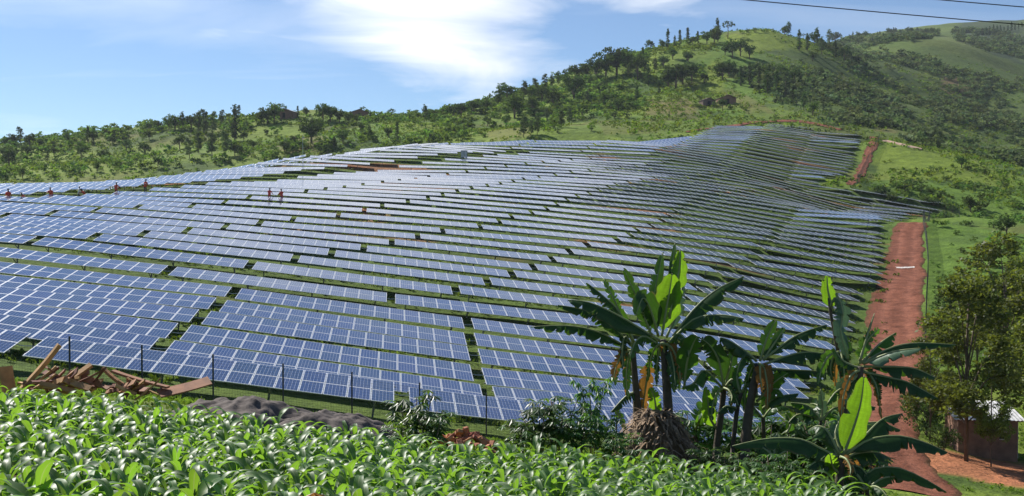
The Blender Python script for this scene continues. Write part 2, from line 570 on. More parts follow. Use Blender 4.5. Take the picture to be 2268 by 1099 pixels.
LIME, PASTURE, DRY, RUST = (0.19, 0.25, 0.030), (0.125, 0.185, 0.028), (0.17, 0.14, 0.055), (0.20, 0.12, 0.07)
PLOTS = [([(1600, 85), (1720, 62), (1840, 90), (1830, 118), (1740, 108), (1640, 130)], LIME, .8), ([(1540, 165), (1580, 130), (1615, 140), (1600, 200), (1640, 228), (1590, 216), (1545, 205)], LIME, .9),
         ([(1600, 200), (1640, 205), (1740, 262), (1660, 255)], DRY, .5), ([(1420, 110), (1470, 130), (1440, 190), (1415, 150)], LIME, .6), ([(1370, 235), (1450, 220), (1470, 245), (1370, 262)], LIME, .8),
         ([(1440, 225), (1530, 220), (1540, 250), (1430, 258)], DRY, .7), ([(1180, 308), (1330, 272), (1700, 252), (1790, 272), (1500, 296)], PASTURE, .9), ([(1330, 275), (1480, 270), (1460, 292), (1340, 298)], DRY, .35),
         ([(1290, 185), (1390, 170), (1380, 215), (1290, 225)], LIME, .45), ([(0, 330), (200, 322), (330, 380), (0, 400)], LIME, .45), ([(520, 270), (700, 268), (690, 300), (520, 310)], LIME, .6), ([(850, 270), (980, 280), (960, 300), (850, 290)], LIME, .6),
         ([(1960, 312), (2100, 335), (2268, 390), (2240, 420), (2060, 395), (1930, 400)], LIME, .7), ([(2030, 128), (2060, 126), (2090, 160), (2040, 165)], LIME, .7), ([(2080, 170), (2150, 170), (2150, 210), (2085, 205)], RUST, .7),
         ([(1940, 250), (2000, 255), (1985, 295), (1935, 290)], DRY, .6), ([(630, 300), (720, 300), (720, 340), (620, 345)], DRY, .7), ([(1080, 285), (1180, 265), (1170, 300), (1080, 310)], DRY, .5), ([(2010, 92), (2100, 80), (2268, 150), (2268, 175), (2120, 120)], (0.12, 0.15, 0.04), .8), ([(2110, 30), (2268, 20), (2268, 145), (2190, 118), (2130, 92)], (0.055, 0.08, 0.04), .9)]


def zone_colors(X, Y, Z):
    Yo = Y / YS
    n_big = vnoise(X, Y, 60, 21, 3); n_mid = vnoise(X, Y, 14, 22, 3); n_sm = vnoise(X, Y, 3.0, 23, 3)
    G = lambda r, g, b: np.array([r, g, b])
    def mixc(c, col, w):
        return c * (1 - w[..., None]) + col * w[..., None]
    sm = lambda v, a, b: np.clip((v - a) / (b - a), 0, 1) ** 2 * (3 - 2 * np.clip((v - a) / (b - a), 0, 1))
    c = np.ones(X.shape + (3,)) * G(0.115, 0.195, 0.028)                    # base grass green
    c = mixc(c, G(0.16, 0.225, 0.032), sm(n_big, 0.45, 0.62))               # yellower pasture
    c = mixc(c, G(0.060, 0.105, 0.024), sm(n_mid, 0.52, 0.68) * 0.8)        # rough herbs
    c = mixc(c, G(0.16, 0.125, 0.05), sm(vnoise(X, Y, 20, 31), 0.62, 0.75) * 0.45)   # dry or bare patches
    # main hill and the far slopes: darker scrub
    scrub = sm(X - 0.23 * (Yo - 250) - 88, 0, 18) * sm(Yo, 215, 250)
    c = mixc(c, G(0.092, 0.125, 0.038), scrub * 0.65)
    # field under the tables: grass, bare red cuts between the rows
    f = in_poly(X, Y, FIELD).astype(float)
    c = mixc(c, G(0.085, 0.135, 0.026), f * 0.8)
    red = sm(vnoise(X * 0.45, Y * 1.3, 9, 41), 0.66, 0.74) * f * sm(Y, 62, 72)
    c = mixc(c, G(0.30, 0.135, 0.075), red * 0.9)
    # yard round the small house and the eroded bank near it
    hp = (28.0, 40.0)
    yard = sm(-np.hypot((X - 25.5) / 7.5, (Yo - 38.0) / 3.6) + (n_sm - 0.5) * 0.9, -1.0, -0.8)
    c = mixc(c, G(0.42, 0.17, 0.085), yard)
    # bank between the maize and the fence, darker earth with weeds
    bank = sm(-np.abs(Yo - 18.5 + X * 0.05), -5.5, -3.5) * sm(-np.abs(X + 4), -22, -16)
    c = mixc(c, G(0.085, 0.10, 0.03), bank * 0.6)
    soil = sm(-Yo, -13, -11.5) * sm(-np.abs(X), -24, -18)
    c = mixc(c, G(0.10, 0.06, 0.035), soil)
    # plots and bare places on the hills, as outlined on the photograph
    PX, PY = proj_np(X, Y, Z)
    wob = (vnoise(X, Y, 18, 61, 2) - 0.5) * 26
    for poly, col, wt in PLOTS:
        c = mixc(c, np.array(col), in_poly(PX + wob, PY + wob * .5, poly) * (Yo > 150) * wt)
    c *= (0.86 + 0.28 * n_sm)[..., None]
    return np.clip(c, 0, 1)


def ground_material():
    m, n = mat('grassy_ground')
    bs = n.add('ShaderNodeBsdfPrincipled')
    bs.inputs['Roughness'].default_value = 0.95
    bs.inputs['Specular IOR Level'].default_value = 0.15
    n.add('ShaderNodeOutputMaterial', ins={0: bs.outputs[0]})
    a = n.add('ShaderNodeAttribute', attribute_name='col')
    g = n.add('ShaderNodeNewGeometry')
    p = g.outputs['Position']
    f1 = n.noise(p, 0.35, 5, 0.62); f2 = n.noise(p, 3.0, 5, 0.7)
    c = n.mix(1.0, a.outputs[0], n.ramp(f1, [(0.3, (0.72, 0.76, 0.7)), (0.7, (1.25, 1.22, 1.2))]), 'MULTIPLY')
    c = n.mix(1.0, c, n.ramp(f2, [(0.28, (0.6, 0.62, 0.6)), (0.72, (1.35, 1.32, 1.3))]), 'MULTIPLY')
    n.put(bs.inputs['Base Color'], c)
    bp = n.add('ShaderNodeBump', ins={'Strength': 0.9, 'Height': n.math('ADD', f2, n.math('MULTIPLY', f1, 3.0))})
    bp.inputs['Distance'].default_value = 0.25
    n.put(bs.inputs['Normal'], bp.outputs[0])
    return m


nx, ny = len(GX), len(GY)
gv = np.stack([MXg, MYg, GZ], -1).reshape(-1, 3)
idx = np.arange(nx * ny).reshape(ny, nx)
gf = np.stack([idx[:-1, :-1], idx[:-1, 1:], idx[1:, 1:], idx[1:, :-1]], -1).reshape(-1, 4)
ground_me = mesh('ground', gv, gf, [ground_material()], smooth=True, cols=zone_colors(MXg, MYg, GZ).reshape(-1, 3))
tag(obj('ground', ground_me), kind='structure')


def red_earth(name, col=(0.205, 0.078, 0.046)):
    m, n = mat(name)
    bs = n.add('ShaderNodeBsdfPrincipled')
    bs.inputs['Roughness'].default_value = 0.97
    bs.inputs['Specular IOR Level'].default_value = 0.1
    n.add('ShaderNodeOutputMaterial', ins={0: bs.outputs[0]})
    g = n.add('ShaderNodeNewGeometry')
    p = g.outputs['Position']
    f1 = n.noise(p, 0.7, 6, 0.65); f2 = n.noise(p, 5, 5, 0.7)
    c = n.ramp(f1, [(0.25, tuple(x * 0.5 for x in col)), (0.5, col), (0.75, tuple(min(1, x * 1.5) for x in col))])
    c = n.mix(1.0, c, n.ramp(f2, [(0.3, (0.65,) * 3), (0.7, (1.25,) * 3)]), 'MULTIPLY')
    at_ = n.add('ShaderNodeAttribute', attribute_name='col')
    c = n.mix(1.0, c, at_.outputs[0], 'MULTIPLY')
    n.put(bs.inputs['Base Color'], c)
    bp = n.add('ShaderNodeBump', ins={'Strength': 1.0, 'Height': n.math('ADD', f2, n.math('MULTIPLY', f1, 2.0))})
    bp.inputs['Distance'].default_value = 0.12
    n.put(bs.inputs['Normal'], bp.outputs[0])
    return m


M_RED = red_earth('red_earth')


def smooth_path(pts, step):
    """Catmull-Rom through (Vector, width) points"""
    out = []
    n = len(pts)
    for i in range(n - 1):
        p0, p1, p2, p3 = pts[max(i - 1, 0)], pts[i], pts[i + 1], pts[min(i + 2, n - 1)]
        L = (p2[0] - p1[0]).length
        m = max(2, int(L / step))
        for q in range(m):
            t = q / m
            f = lambda a, b, c, d: 0.5 * ((2 * b) + (c - a) * t + (2 * a - 5 * b + 4 * c - d) * t * t + (3 * b - a - 3 * c + d) * t ** 3)
            out.append((Vector((f(p0[0].x, p1[0].x, p2[0].x, p3[0].x), f(p0[0].y, p1[0].y, p2[0].y, p3[0].y), 0)), f(p0[1], p1[1], p2[1], p3[1])))
    out.append((pts[-1][0].copy(), pts[-1][1]))
    return out


def strip(name, pts, material, lift=0.05, step=0.5, across=17, ragged=0.8, seed=1):
    path = smooth_path(pts, step)
    V, F, K = [], [], []
    for i, (p, wd) in enumerate(path):
        a = path[max(i - 1, 0)][0]; b = path[min(i + 1, len(path) - 1)][0]
        d = (b - a); d.z = 0; d.normalize()
        nrm = Vector((d.y, -d.x, 0))
        l = wd / 2 + ragged * (float(vnoise(p.x, p.y, 3.5, seed)) - 0.5) * 2
        r = wd / 2 + ragged * (float(vnoise(p.x, p.y, 3.5, seed + 9)) - 0.5) * 2
        for k in range(across):
            t = k / (across - 1)
            q = p + nrm * (-l + (l + r) * t)
            edge = min(t, 1 - t)
            rut = math.exp(-((t - .3) / .07) ** 2) + math.exp(-((t - .68) / .07) ** 2)
            K.append((1 + .30 * rut, 1 + .36 * rut, 1 + .42 * rut) if edge > .1 else (.62, .85, .7))
            V.append((q.x, q.y, gz(q.x, q.y) + (lift + .05 * (float(vnoise(q.x, q.y, .9, seed + 4)) - .5) - .05 * rut if edge > 0.05 else -0.12)))
        if i:
            for k in range(across - 1):
                F.append(((i - 1) * across + k, (i - 1) * across + k + 1, i * across + k + 1, i * across + k))
    o = obj(name, mesh(name, V, F, [material], smooth=True, cols=np.array(K)))
    return tag(o, kind='structure')


strip('dirt_track', TRACK, M_RED, 0.07)
strip('dirt_track', TRACK2, M_RED, 0.12, step=1.2, ragged=0.8)


# ------------------------------------------------------------------ solar tables
PW, PH, NP = 1.005, 1.65, 15                    # one panel, panels per row of a table
PSTEP = 1.025
TLEN = PSTEP * NP
TSTEP = TLEN + 0.5
TILT = R(8.3)


def panel_materials():
    m, n = mat('solar_cells')
    bs = n.add('ShaderNodeBsdfPrincipled')
    n.add('ShaderNodeOutputMaterial', ins={0: bs.outputs[0]})
    uv = n.add('ShaderNodeUVMap', uv_map='UVMap')
    s = n.add('ShaderNodeSeparateXYZ', ins={0: uv.outputs[0]})
    fu = n.math('FRACT', s.outputs[0]); fv = n.math('FRACT', s.outputs[1])
    eu = n.math('MINIMUM', fu, n.math('SUBTRACT', 1.0, fu)); ev = n.math('MINIMUM', fv, n.math('SUBTRACT', 1.0, fv))
    gap_u = n.math('LESS_THAN', eu, 0.04); gap_v = n.math('LESS_THAN', ev, 0.016)
    fb = n.math('FRACT', n.math('MULTIPLY', s.outputs[0], 3.0))
    bus = n.math('MULTIPLY', n.math('LESS_THAN', n.math('ABSOLUTE', n.math('SUBTRACT', fb, 0.5)), 0.035), 0.35)
    line = n.math('MAXIMUM', n.math('MAXIMUM', gap_u, n.math('MULTIPLY', gap_v, 0.7)), bus)
    cell = n.add('ShaderNodeTexWhiteNoise', noise_dimensions='3D')
    fl = n.add('ShaderNodeCombineXYZ', ins={0: n.math('FLOOR', s.outputs[0]), 1: n.math('FLOOR', s.outputs[1])})
    oi = n.add('ShaderNodeObjectInfo')
    fl3 = n.vmath('ADD', fl.outputs[0], oi.outputs['Location'])
    n.put(cell.inputs['Vector'], fl3)
    crystal = n.add('ShaderNodeTexVoronoi')
    crystal.inputs['Scale'].default_value = 9.0
    n.put(crystal.inputs['Vector'], uv.outputs[0])
    tone = n.math('ADD', n.math('MULTIPLY', cell.outputs[0], 0.35), n.math('MULTIPLY', crystal.outputs['Color'], 0.25))
    c = n.mix(tone, (0.014, 0.036, 0.105), (0.026, 0.062, 0.165))
    pv = n.remap(oi.outputs['Random'], 0, 1, 0.86, 1.14)
    hs = n.add('ShaderNodeHueSaturation', ins={'Color': c, 'Value': pv, 'Hue': n.remap(oi.outputs['Random'], 0, 1, 0.492, 0.51)})
    c = n.mix(line, hs.outputs[0], (0.36, 0.39, 0.44))
    # a thin film of dust
    g = n.add('ShaderNodeNewGeometry')
    d = n.noise(g.outputs['Position'], 0.8, 5, 0.6)
    c = n.mix(n.remap(d, 0.35, 0.8, 0.01, 0.07), c, (0.36, 0.28, 0.22))
    n.put(bs.inputs['Base Color'], c)
    n.put(bs.inputs['Roughness'], n.remap(d, 0.3, 0.8, 0.07, 0.16))
    bs.inputs['IOR'].default_value = 1.5
    bs.inputs['Specular IOR Level'].default_value = 0.5
    fr = principled('aluminium_frame', (0.74, 0.75, 0.76), rough=0.40, metal=0.55)
    st = principled('galvanised_steel', (0.40, 0.41, 0.42), rough=0.5, metal=0.7, var=0.2, scale=3)
    return m, fr, st


M_CELL, M_FRAME, M_STEEL = panel_materials()


def panel_geo(x0, y0, w_=PW, h_=PH):
    """frame ring, sunk glass and sides; x along the row, y up the slope, top at z = 0"""
    t, fw, dep = 0.038, 0.036, 0.004
    xs = (x0, x0 + fw, x0 + w_ - fw, x0 + w_); ys = (y0, y0 + fw, y0 + h_ - fw, y0 + h_)
    V = []
    for (a, b) in ((0, 0), (3, 0), (3, 3), (0, 3)): V.append((xs[a], ys[b], 0))           # 0-3 outer top
    for (a, b) in ((1, 1), (2, 1), (2, 2), (1, 2)): V.append((xs[a], ys[b], 0))           # 4-7 inner top
    for (a, b) in ((1, 1), (2, 1), (2, 2), (1, 2)): V.append((xs[a], ys[b], -dep))        # 8-11 glass
    for (a, b) in ((0, 0), (3, 0), (3, 3), (0, 3)): V.append((xs[a], ys[b], -t))          # 12-15 outer bottom
    F, M = [], []
    for i in range(4):
        j = (i + 1) % 4
        F.append((i, j, 4 + j, 4 + i)); M.append(1)
        F.append((4 + i, 4 + j, 8 + j, 8 + i)); M.append(1)
        F.append((12 + i, 12 + j, j, i)); M.append(1)
    F.append((8, 9, 10, 11)); M.append(0)
    F.append((15, 14, 13, 12)); M.append(1)
    UV = []
    for f in F:
        for v in f:
            UV.append(((V[v][0] - xs[1]) / (xs[2] - xs[1]) * 6, (V[v][1] - ys[1]) / (ys[2] - ys[1]) * 10))
    return V, F, M, UV


V, F, M, UV = panel_geo(-PW / 2, 0)
PANEL_ME = mesh('solar_panel', V, F, [M_CELL, M_FRAME], mat_idx=M, uvs=UV)


def bank_mesh(npan, name='panel_bank'):
    VV, FF, MM, UU = [], [], [], []
    for r in range(2):
        for i in range(npan):
            V, F, M, UV = panel_geo((i - npan / 2) * PSTEP + 0.01, r * (PH + 0.02))
            b = len(VV)
            VV += V; FF += [tuple(b + q for q in f) for f in F]; MM += M; UU += UV
    return mesh(name, VV, FF, [M_CELL, M_FRAME], mat_idx=MM, uvs=UU)


BANKS = {}
TDEP = 2 * PH + 0.02
RAILS, POST_ME = {}, None


def rail_mesh(npan):
    if npan not in RAILS:
        b = MB()
        L = npan * PSTEP
        b.box((0, 0, -0.075), (L + 0.12, 0.06, 0.07))
        RAILS[npan] = b.mesh('rail', M_STEEL)
    return RAILS[npan]


pb = MB()
pb.box((0, 0, -0.75), (0.09, 0.06, 1.5))
POST_ME = pb.mesh('post', M_STEEL)
bb = MB()
bb.tube([(0, 0.55, -0.14), (0, 1.55, -0.75)], 0.03, 5)
BRACE_ME = bb.mesh('brace', M_STEEL)
cb = MB()
cb.tube([(0, 0, 0), (0.2, 0.0, -0.05), (0.42, 0, -0.06), (0.64, 0, -0.03), (0.86, 0, 0)], 0.022, 5)
CABLE_ME = cb.mesh('cable_duct', principled('pale_conduit', (0.62, 0.60, 0.56), 0.6))

# gaps between tables, traced on the photograph: row number -> pixel column
GAP1 = dict(enumerate([890, 1090, 1064, 1055, 1046, 1040, 866, 1012, 1083, 1138, 1186, 1228, 1267, 1306, 1352, 1390, 1410, 1440, 1461, 1481, 1496, 1514, 1531]))
GAP4 = {23: 1324, 24: 1344, 25: 1360, 26: 1392, 27: 1422, 28: 1450, 29: 1487, 30: 1166, 31: 1204}
# service path across the upper field: pixel column of the first table right of it
PATH = {14: 85, 15: 176, 16: 245, 17: 330, 18: 400, 19: 455, 20: 508, 21: 559, 22: 612, 23: 658, 24: 702, 25: 739, 26: 788, 27: 837, 28: 885, 29: 937, 30: 987, 31: 1030, 32: 1072, 33: 1104, 34: 1150, 35: 1175}


def s_of(px, k):
    Y = row_y(px, k)
    return Vector(((px - CX) / F_PX * Y, Y, 0)).dot(RD)


def crest_y(x):
    return float(np.interp(x, [c[0] for c in CREST], [c[1] for c in CREST]))


TABLES = []                                     # (k, s0, npanels)
for k in range(0, 58):
    c = ROW0 + PITCHR * k
    s_end = s_of(row_end_px(k), k) + 0.7
    s_left = s_of(-60, k) - 6
    if k in GAP1:
        g = s_of(GAP1[k], k)
    elif k in GAP4:
        g = s_of(GAP4[k], k)
    else:
        g = s_of(1204, 31) + 2.6 * (k - 31)
    cuts = sorted({round(g + i * TSTEP, 3) for i in range(-14, 14)})
    path = s_of(PATH[k], k) if k in PATH else None
    if path is not None:                        # the path falls on a gap of the lower block
        cuts = sorted({round(path - 0.25 + i * TSTEP, 3) for i in range(0, 12)} | {round(path - 5.0 - i * TSTEP, 3) for i in range(0, 12)})
    for a, b in zip(cuts[:-1], cuts[1:]):
        if path is not None and abs(a - (path - 5.0)) < 0.01:
            continue                            # leave the path open
        s0, s1 = a + 0.25, b - 0.25
        s1 = min(s1, s_end); s0 = max(s0, s_left - 12)
        n_ = int((s1 - s0 + 0.15) / PSTEP)
        if n_ < 3:
            continue
        mid = RD * ((s0 + s1) / 2) + RN * c
        if mid.y > crest_y(mid.x) + 1.0:
            continue
        x0, _ = project(Vector((*(RD * s0 + RN * c)[:2], mid.z)))
        x1, _ = project(Vector((*(RD * s1 + RN * c)[:2], mid.z)))
        if x1 < -25 or x0 > 2300:
            continue
        TABLES.append((k, s0, n_))


def table_frame(k, s0, n_):
    c = ROW0 + PITCHR * k
    L = n_ * PSTEP
    ss = np.linspace(s0, s0 + L, 6)
    P = [RD * float(s) + RN * c for s in ss]
    z = np.array([gz(p.x, p.y) for p in P]) + CLEAR
    sl, ic = np.polyfit(ss - (s0 + L / 2), z, 1)
    o = RD * (s0 + L / 2) + RN * c
    o.z = ic + random.uniform(-0.05, 0.05)
    ex = Vector((RD.x, RD.y, sl)).normalized()
    tilt = TILT + (R(3.0) if k >= 37 else R(1.2) * min(1, max(0, (k - 20) / 10))) + random.uniform(-.006, .006)
    ey = RN * math.cos(tilt) + Vector((0, 0, math.sin(tilt)))
    ey = (ey - ex * ey.dot(ex)).normalized()
    ez = ex.cross(ey)
    Mx = Matrix((ex, ey, ez)).transposed().to_4x4()
    Mx.translation = o
    return Mx


ORD1 = ['', 'first', 'second', 'third', 'fourth', 'fifth', 'sixth', 'seventh', 'eighth', 'ninth', 'tenth', 'eleventh', 'twelfth', 'thirteenth', 'fourteenth', 'fifteenth', 'sixteenth', 'seventeenth', 'eighteenth', 'nineteenth']
TENS = ['', '', ('twentieth', 'twenty-'), ('thirtieth', 'thirty-'), ('fortieth', 'forty-'), ('fiftieth', 'fifty-')]


def ordinal(n):
    if n < 20: return ORD1[n]
    return TENS[n // 10][0] if n % 10 == 0 else TENS[n // 10][1] + ORD1[n % 10]


ROWTAB = {}
for k_, s_, n_ in TABLES:
    ROWTAB.setdefault(k_, []).append(s_)
for v_ in ROWTAB.values():
    v_.sort(reverse=True)


def table_label(k, s0, n_):
    row = f'{ordinal(k + 1)} row behind the fence'
    look = 'blue' if k <= 12 else 'glinting' if s0 < 20 else 'dark'
    if k in PATH and s0 + n_ * PSTEP < s_of(PATH[k], k) - 2:
        left = [q for q in ROWTAB[k] if q < s_of(PATH[k], k) - 2]
        return f'{look} solar table, {row}, {ordinal(left.index(s0) + 1)} left of the service path'
    return f'{look} solar table, {row}, {ordinal(ROWTAB[k].index(s0) + 1)} from its track end'


order = sorted(range(len(TABLES)), key=lambda i: TABLES[i][0] + 0.0001 * abs(TABLES[i][1]))
rest_v, rest_f, rest_m, rest_uv, nv = [], [], [], [], 0
for rank, i in enumerate(order):
    k, s0, n_ = TABLES[i]
    Mx = table_frame(k, s0, n_)
    if rank >= 300:                             # past the three hundred that show largest: one mass
        if n_ not in BANKS: BANKS[n_] = bank_mesh(n_)
        me = BANKS[n_]
        a = np.empty(len(me.vertices) * 3); me.vertices.foreach_get('co', a); a = a.reshape(-1, 3)
        Mn = np.array(Mx)
        rest_v.append(a @ Mn[:3, :3].T + Mn[:3, 3])
        rest_f += [tuple(nv + q for q in p.vertices) for p in me.polygons]
        mi = np.empty(len(me.polygons), np.int32); me.polygons.foreach_get('material_index', mi); rest_m.append(mi)
        u = np.empty(len(me.loops) * 2, np.float32); me.uv_layers[0].data.foreach_get('uv', u); rest_uv.append(u.reshape(-1, 2))
        nv += len(a)
        continue
    root = empty('solar_table')
    root.matrix_world = Mx
    tag(root, table_label(k, s0, n_), 'solar table', 'tables of the solar field')
    if k <= 21:
        for r in range(2):
            for q in range(n_):
                obj('solar_panel', PANEL_ME, root, ((q + 0.5 - n_ / 2) * PSTEP, r * (PH + 0.02), random.uniform(-.004, .004)))
        for y in (0.45, 2.75):
            obj('rail', rail_mesh(n_), root, (0, y, 0))
        npost = max(2, int(n_ / 4) + 1)
        for q in range(npost):
            x = (q / (npost - 1) - 0.5) * (n_ * PSTEP - 1.6)
            obj('post', POST_ME, root, (x, 1.55, -0.1))
            if k <= 12:
                obj('brace', BRACE_ME, root, (x, 0, 0))
        if k <= 14:
            obj('cable_duct', CABLE_ME, root, (n_ * PSTEP / 2 - 0.16, 1.66, -0.05))
    else:
        if n_ not in BANKS: BANKS[n_] = bank_mesh(n_)
        tag(obj('panel_bank', BANKS[n_], root), kind='stuff')
        obj('rail', rail_mesh(n_), root, (0, 0.45, 0))
        for x in (-0.36, 0.0, 0.36):
            obj('post', POST_ME, root, (x * n_ * PSTEP, 1.55, -0.1))
if rest_v:
    o = obj('solar_tables', mesh('solar_tables', np.concatenate(rest_v), rest_f, [M_CELL, M_FRAME], mat_idx=np.concatenate(rest_m), uvs=np.concatenate(rest_uv)))
    tag(o, 'mass of far solar tables on the upper slope under the wooded hill', 'solar tables', kind='stuff')
print('TABLES', len(TABLES))


# ------------------------------------------------------------------ vegetation of the hills
M_BARK = principled('bark', (0.13, 0.095, 0.065), 0.9, var=0.3, scale=4, bump=0.5, bscale=14)
M_LEAF_DARK = leaf_mat('foliage_dark', (0.050, 0.085, 0.028), (0.09, 0.15, 0.025), tw=0.30, attr=True, rough=0.85, spec=0.10)
M_LEAF_MID = leaf_mat('foliage_mid', (0.072, 0.118, 0.030), (0.14, 0.22, 0.028), tw=0.32, attr=True, rough=0.85, spec=0.10)
M_LEAF_GREY = leaf_mat('foliage_grey_green', (0.088, 0.118, 0.052), (0.12, 0.17, 0.05), tw=0.3, attr=True, rough=0.85, spec=0.10)
M_LEAF_LIME = leaf_mat('foliage_light', (0.115, 0.185, 0.028), (0.22, 0.34, 0.03), tw=0.35, attr=True, rough=0.85, spec=0.10)
M_LEAF_OLIVE = leaf_mat('foliage_olive', (0.095, 0.130, 0.028), (0.24, 0.30, 0.03), tw=0.42, attr=True, rough=0.55, spec=0.3)


def quads_cloud(centers, size, rs, up_bias=0.3, aspect=0.6):
    """one leaf quad for each centre, turned at random"""
    n = len(centers)
    a = rs.normal(size=(n, 3)); a /= np.linalg.norm(a, axis=1)[:, None] + 1e-9
    b = rs.normal(size=(n, 3)); b[:, 2] += up_bias
    b -= a * (a * b).sum(1)[:, None]; b /= np.linalg.norm(b, axis=1)[:, None] + 1e-9
    s = (size * rs.uniform(0.6, 1.25, n))[:, None]
    a = a * s * 0.5; b = b * s * 0.5 * aspect
    V = np.stack([centers - a, centers - b * 0.9, centers + a, centers + b], 1).reshape(-1, 3)
    Fc = np.arange(4 * n).reshape(-1, 4)
    return V, Fc


def crown_arrays(clumps, per, size, rs, flat=0.75, aspect=0.6):
    C, K = [], []
    for c, r in clumps:
        d = rs.normal(size=(per, 3)); d /= np.linalg.norm(d, axis=1)[:, None]
        d *= (rs.random(per) ** 0.45)[:, None] * r
        d[:, 2] *= flat
        C.append(np.asarray(c) + d)
        K.append(np.full(per, rs.uniform(0.72, 1.28)))
    C = np.concatenate(C); K = np.concatenate(K)
    V, Fc = quads_cloud(C, size, rs, aspect=aspect)
    col = np.repeat(K * rs.uniform(0.85, 1.15, len(K)), 4)
    return V, Fc, np.stack([col, col, col], 1)


def make_kind(kind, seed, h, n_cl, per, size, leafm, detail=5):
    rs = np.random.default_rng(seed)
    cl, limbs = [], []
    if kind == 'eucalyptus':
        tops = [(rs.normal(0, .05 * h), rs.normal(0, .05 * h), h * rs.uniform(.8, 1.0)) for _ in range(3)]
        tops[0] = (0, 0, h)
        for i in range(n_cl):
            tp = tops[i % 3]; t = rs.uniform(0.22, 0.97)
            r = 0.16 * h * math.sin(min(1, (1.06 - t) * 2.0) * 1.57)
            an = rs.uniform(0, 6.28); rad = r * rs.random() ** .5
            cl.append(((tp[0] * t + math.cos(an) * rad, tp[1] * t + math.sin(an) * rad, tp[2] * t), 0.075 * h * rs.uniform(.7, 1.25)))
        limbs = [[(0, 0, h * .3), (tp[0] * .6, tp[1] * .6, h * .6), (tp[0] * .9, tp[1] * .9, tp[2] * .93)] for tp in tops]
        tr = 0.014 * h
    elif kind == 'broadleaf':
        lobes = []
        for i in range(8):
            an = i * 2.4 + rs.uniform(-.4, .4); rr = h * rs.uniform(.10, .34)
            lobes.append((math.cos(an) * rr, math.sin(an) * rr, h * rs.uniform(.34, .82), h * rs.uniform(.17, .25)))
        for i in range(n_cl):
            L = lobes[i % 8]
            d = rs.normal(size=3); d /= np.linalg.norm(d); d *= L[3] * rs.random() ** .35
            cl.append(((L[0] + d[0], L[1] + d[1], L[2] + d[2] * .75), 0.10 * h * rs.uniform(.7, 1.3)))
        limbs = [[(0, 0, h * .2), (L[0] * .5, L[1] * .5, L[2] * .7), (L[0], L[1], L[2])] for L in lobes[:5]]
        tr = 0.03 * h
    elif kind == 'column':
        for i in range(n_cl):
            t = rs.uniform(0.08, 1.0)
            r = 0.15 * h * min(1, (1.04 - t) * 1.9) * rs.uniform(.6, 1.1)
            an = rs.uniform(0, 6.28); rad = r * rs.random() ** .5
            cl.append(((math.cos(an) * rad, math.sin(an) * rad, h * t), 0.07 * h * rs.uniform(.6, 1.2)))
        tr = 0.02 * h
    elif kind == 'umbrella':
        for i in range(n_cl):
            an = rs.uniform(0, 6.28); rad = .36 * h * rs.random() ** .5
            cl.append(((math.cos(an) * rad, math.sin(an) * rad, h * (.9 - .22 * (rad / (.36 * h)) ** 2 + rs.uniform(-.05, .05))), 0.06 * h * rs.uniform(.7, 1.2)))
        limbs = [[(0, 0, h * .55), (math.cos(a) * h * .14, math.sin(a) * h * .14, h * .74), (math.cos(a) * h * .28, math.sin(a) * h * .28, h * .84)] for a in (0.3, 1.7, 2.9, 4.1, 5.4)]
        tr = 0.022 * h
    elif kind == 'thin':                        # feathery small-leaved tree near the house
        lobes = []
        for i in range(16):
            t = rs.uniform(.32, 1.0); an = i * 2.4; rr = h * .26 * math.sin(min(1, (1.08 - t) * 1.7) * 1.5) * rs.uniform(.3, 1)
            lobes.append((math.cos(an) * rr, math.sin(an) * rr, h * t, h * rs.uniform(.06, .10)))
        for i in range(n_cl):
            L = lobes[i % 16]
            d = rs.normal(size=3); d /= np.linalg.norm(d); d *= L[3] * rs.random() ** .4
            cl.append(((L[0] + d[0], L[1] + d[1], L[2] + d[2] * 1.2), 0.032 * h * rs.uniform(.6, 1.3)))
        limbs = [[(0, 0, L[2] * .55), (L[0] * .5, L[1] * .5, L[2] * .85), (L[0], L[1], L[2])] for L in lobes]
        tr = 0.0075 * h
    else:                                       # shrub
        for i in range(n_cl):
            d = rs.normal(size=3); d /= np.linalg.norm(d); d *= rs.random() ** .4
            cl.append(((d[0] * .5 * h, d[1] * .5 * h, .52 * h + d[2] * .4 * h), 0.14 * h * rs.uniform(.6, 1.2)))
        limbs = [[(0, 0, 0), (math.cos(a) * .2 * h, math.sin(a) * .2 * h, .35 * h), (math.cos(a) * .35 * h, math.sin(a) * .35 * h, .65 * h)] for a in (0.2, 1.6, 3.0, 4.6)]
        tr = 0.02 * h
    V, Fc, col = crown_arrays(cl, per, size, rs)
    crown = mesh('crown', V, Fc, [leafm], cols=col)
    b = MB()
    b.tube([(0, 0, -0.4), (tr * .4, 0, h * .3), (0, tr * .5, h * .62), (0, 0, h * .85)], [tr * 1.25, tr, tr * .6, tr * .2], detail)
    for L in limbs:
        b.tube(L, [tr * .55, tr * .35, tr * .15], 4, cap=False)
    trunk = b.mesh('trunk', M_BARK, smooth=True)
    return trunk, crown


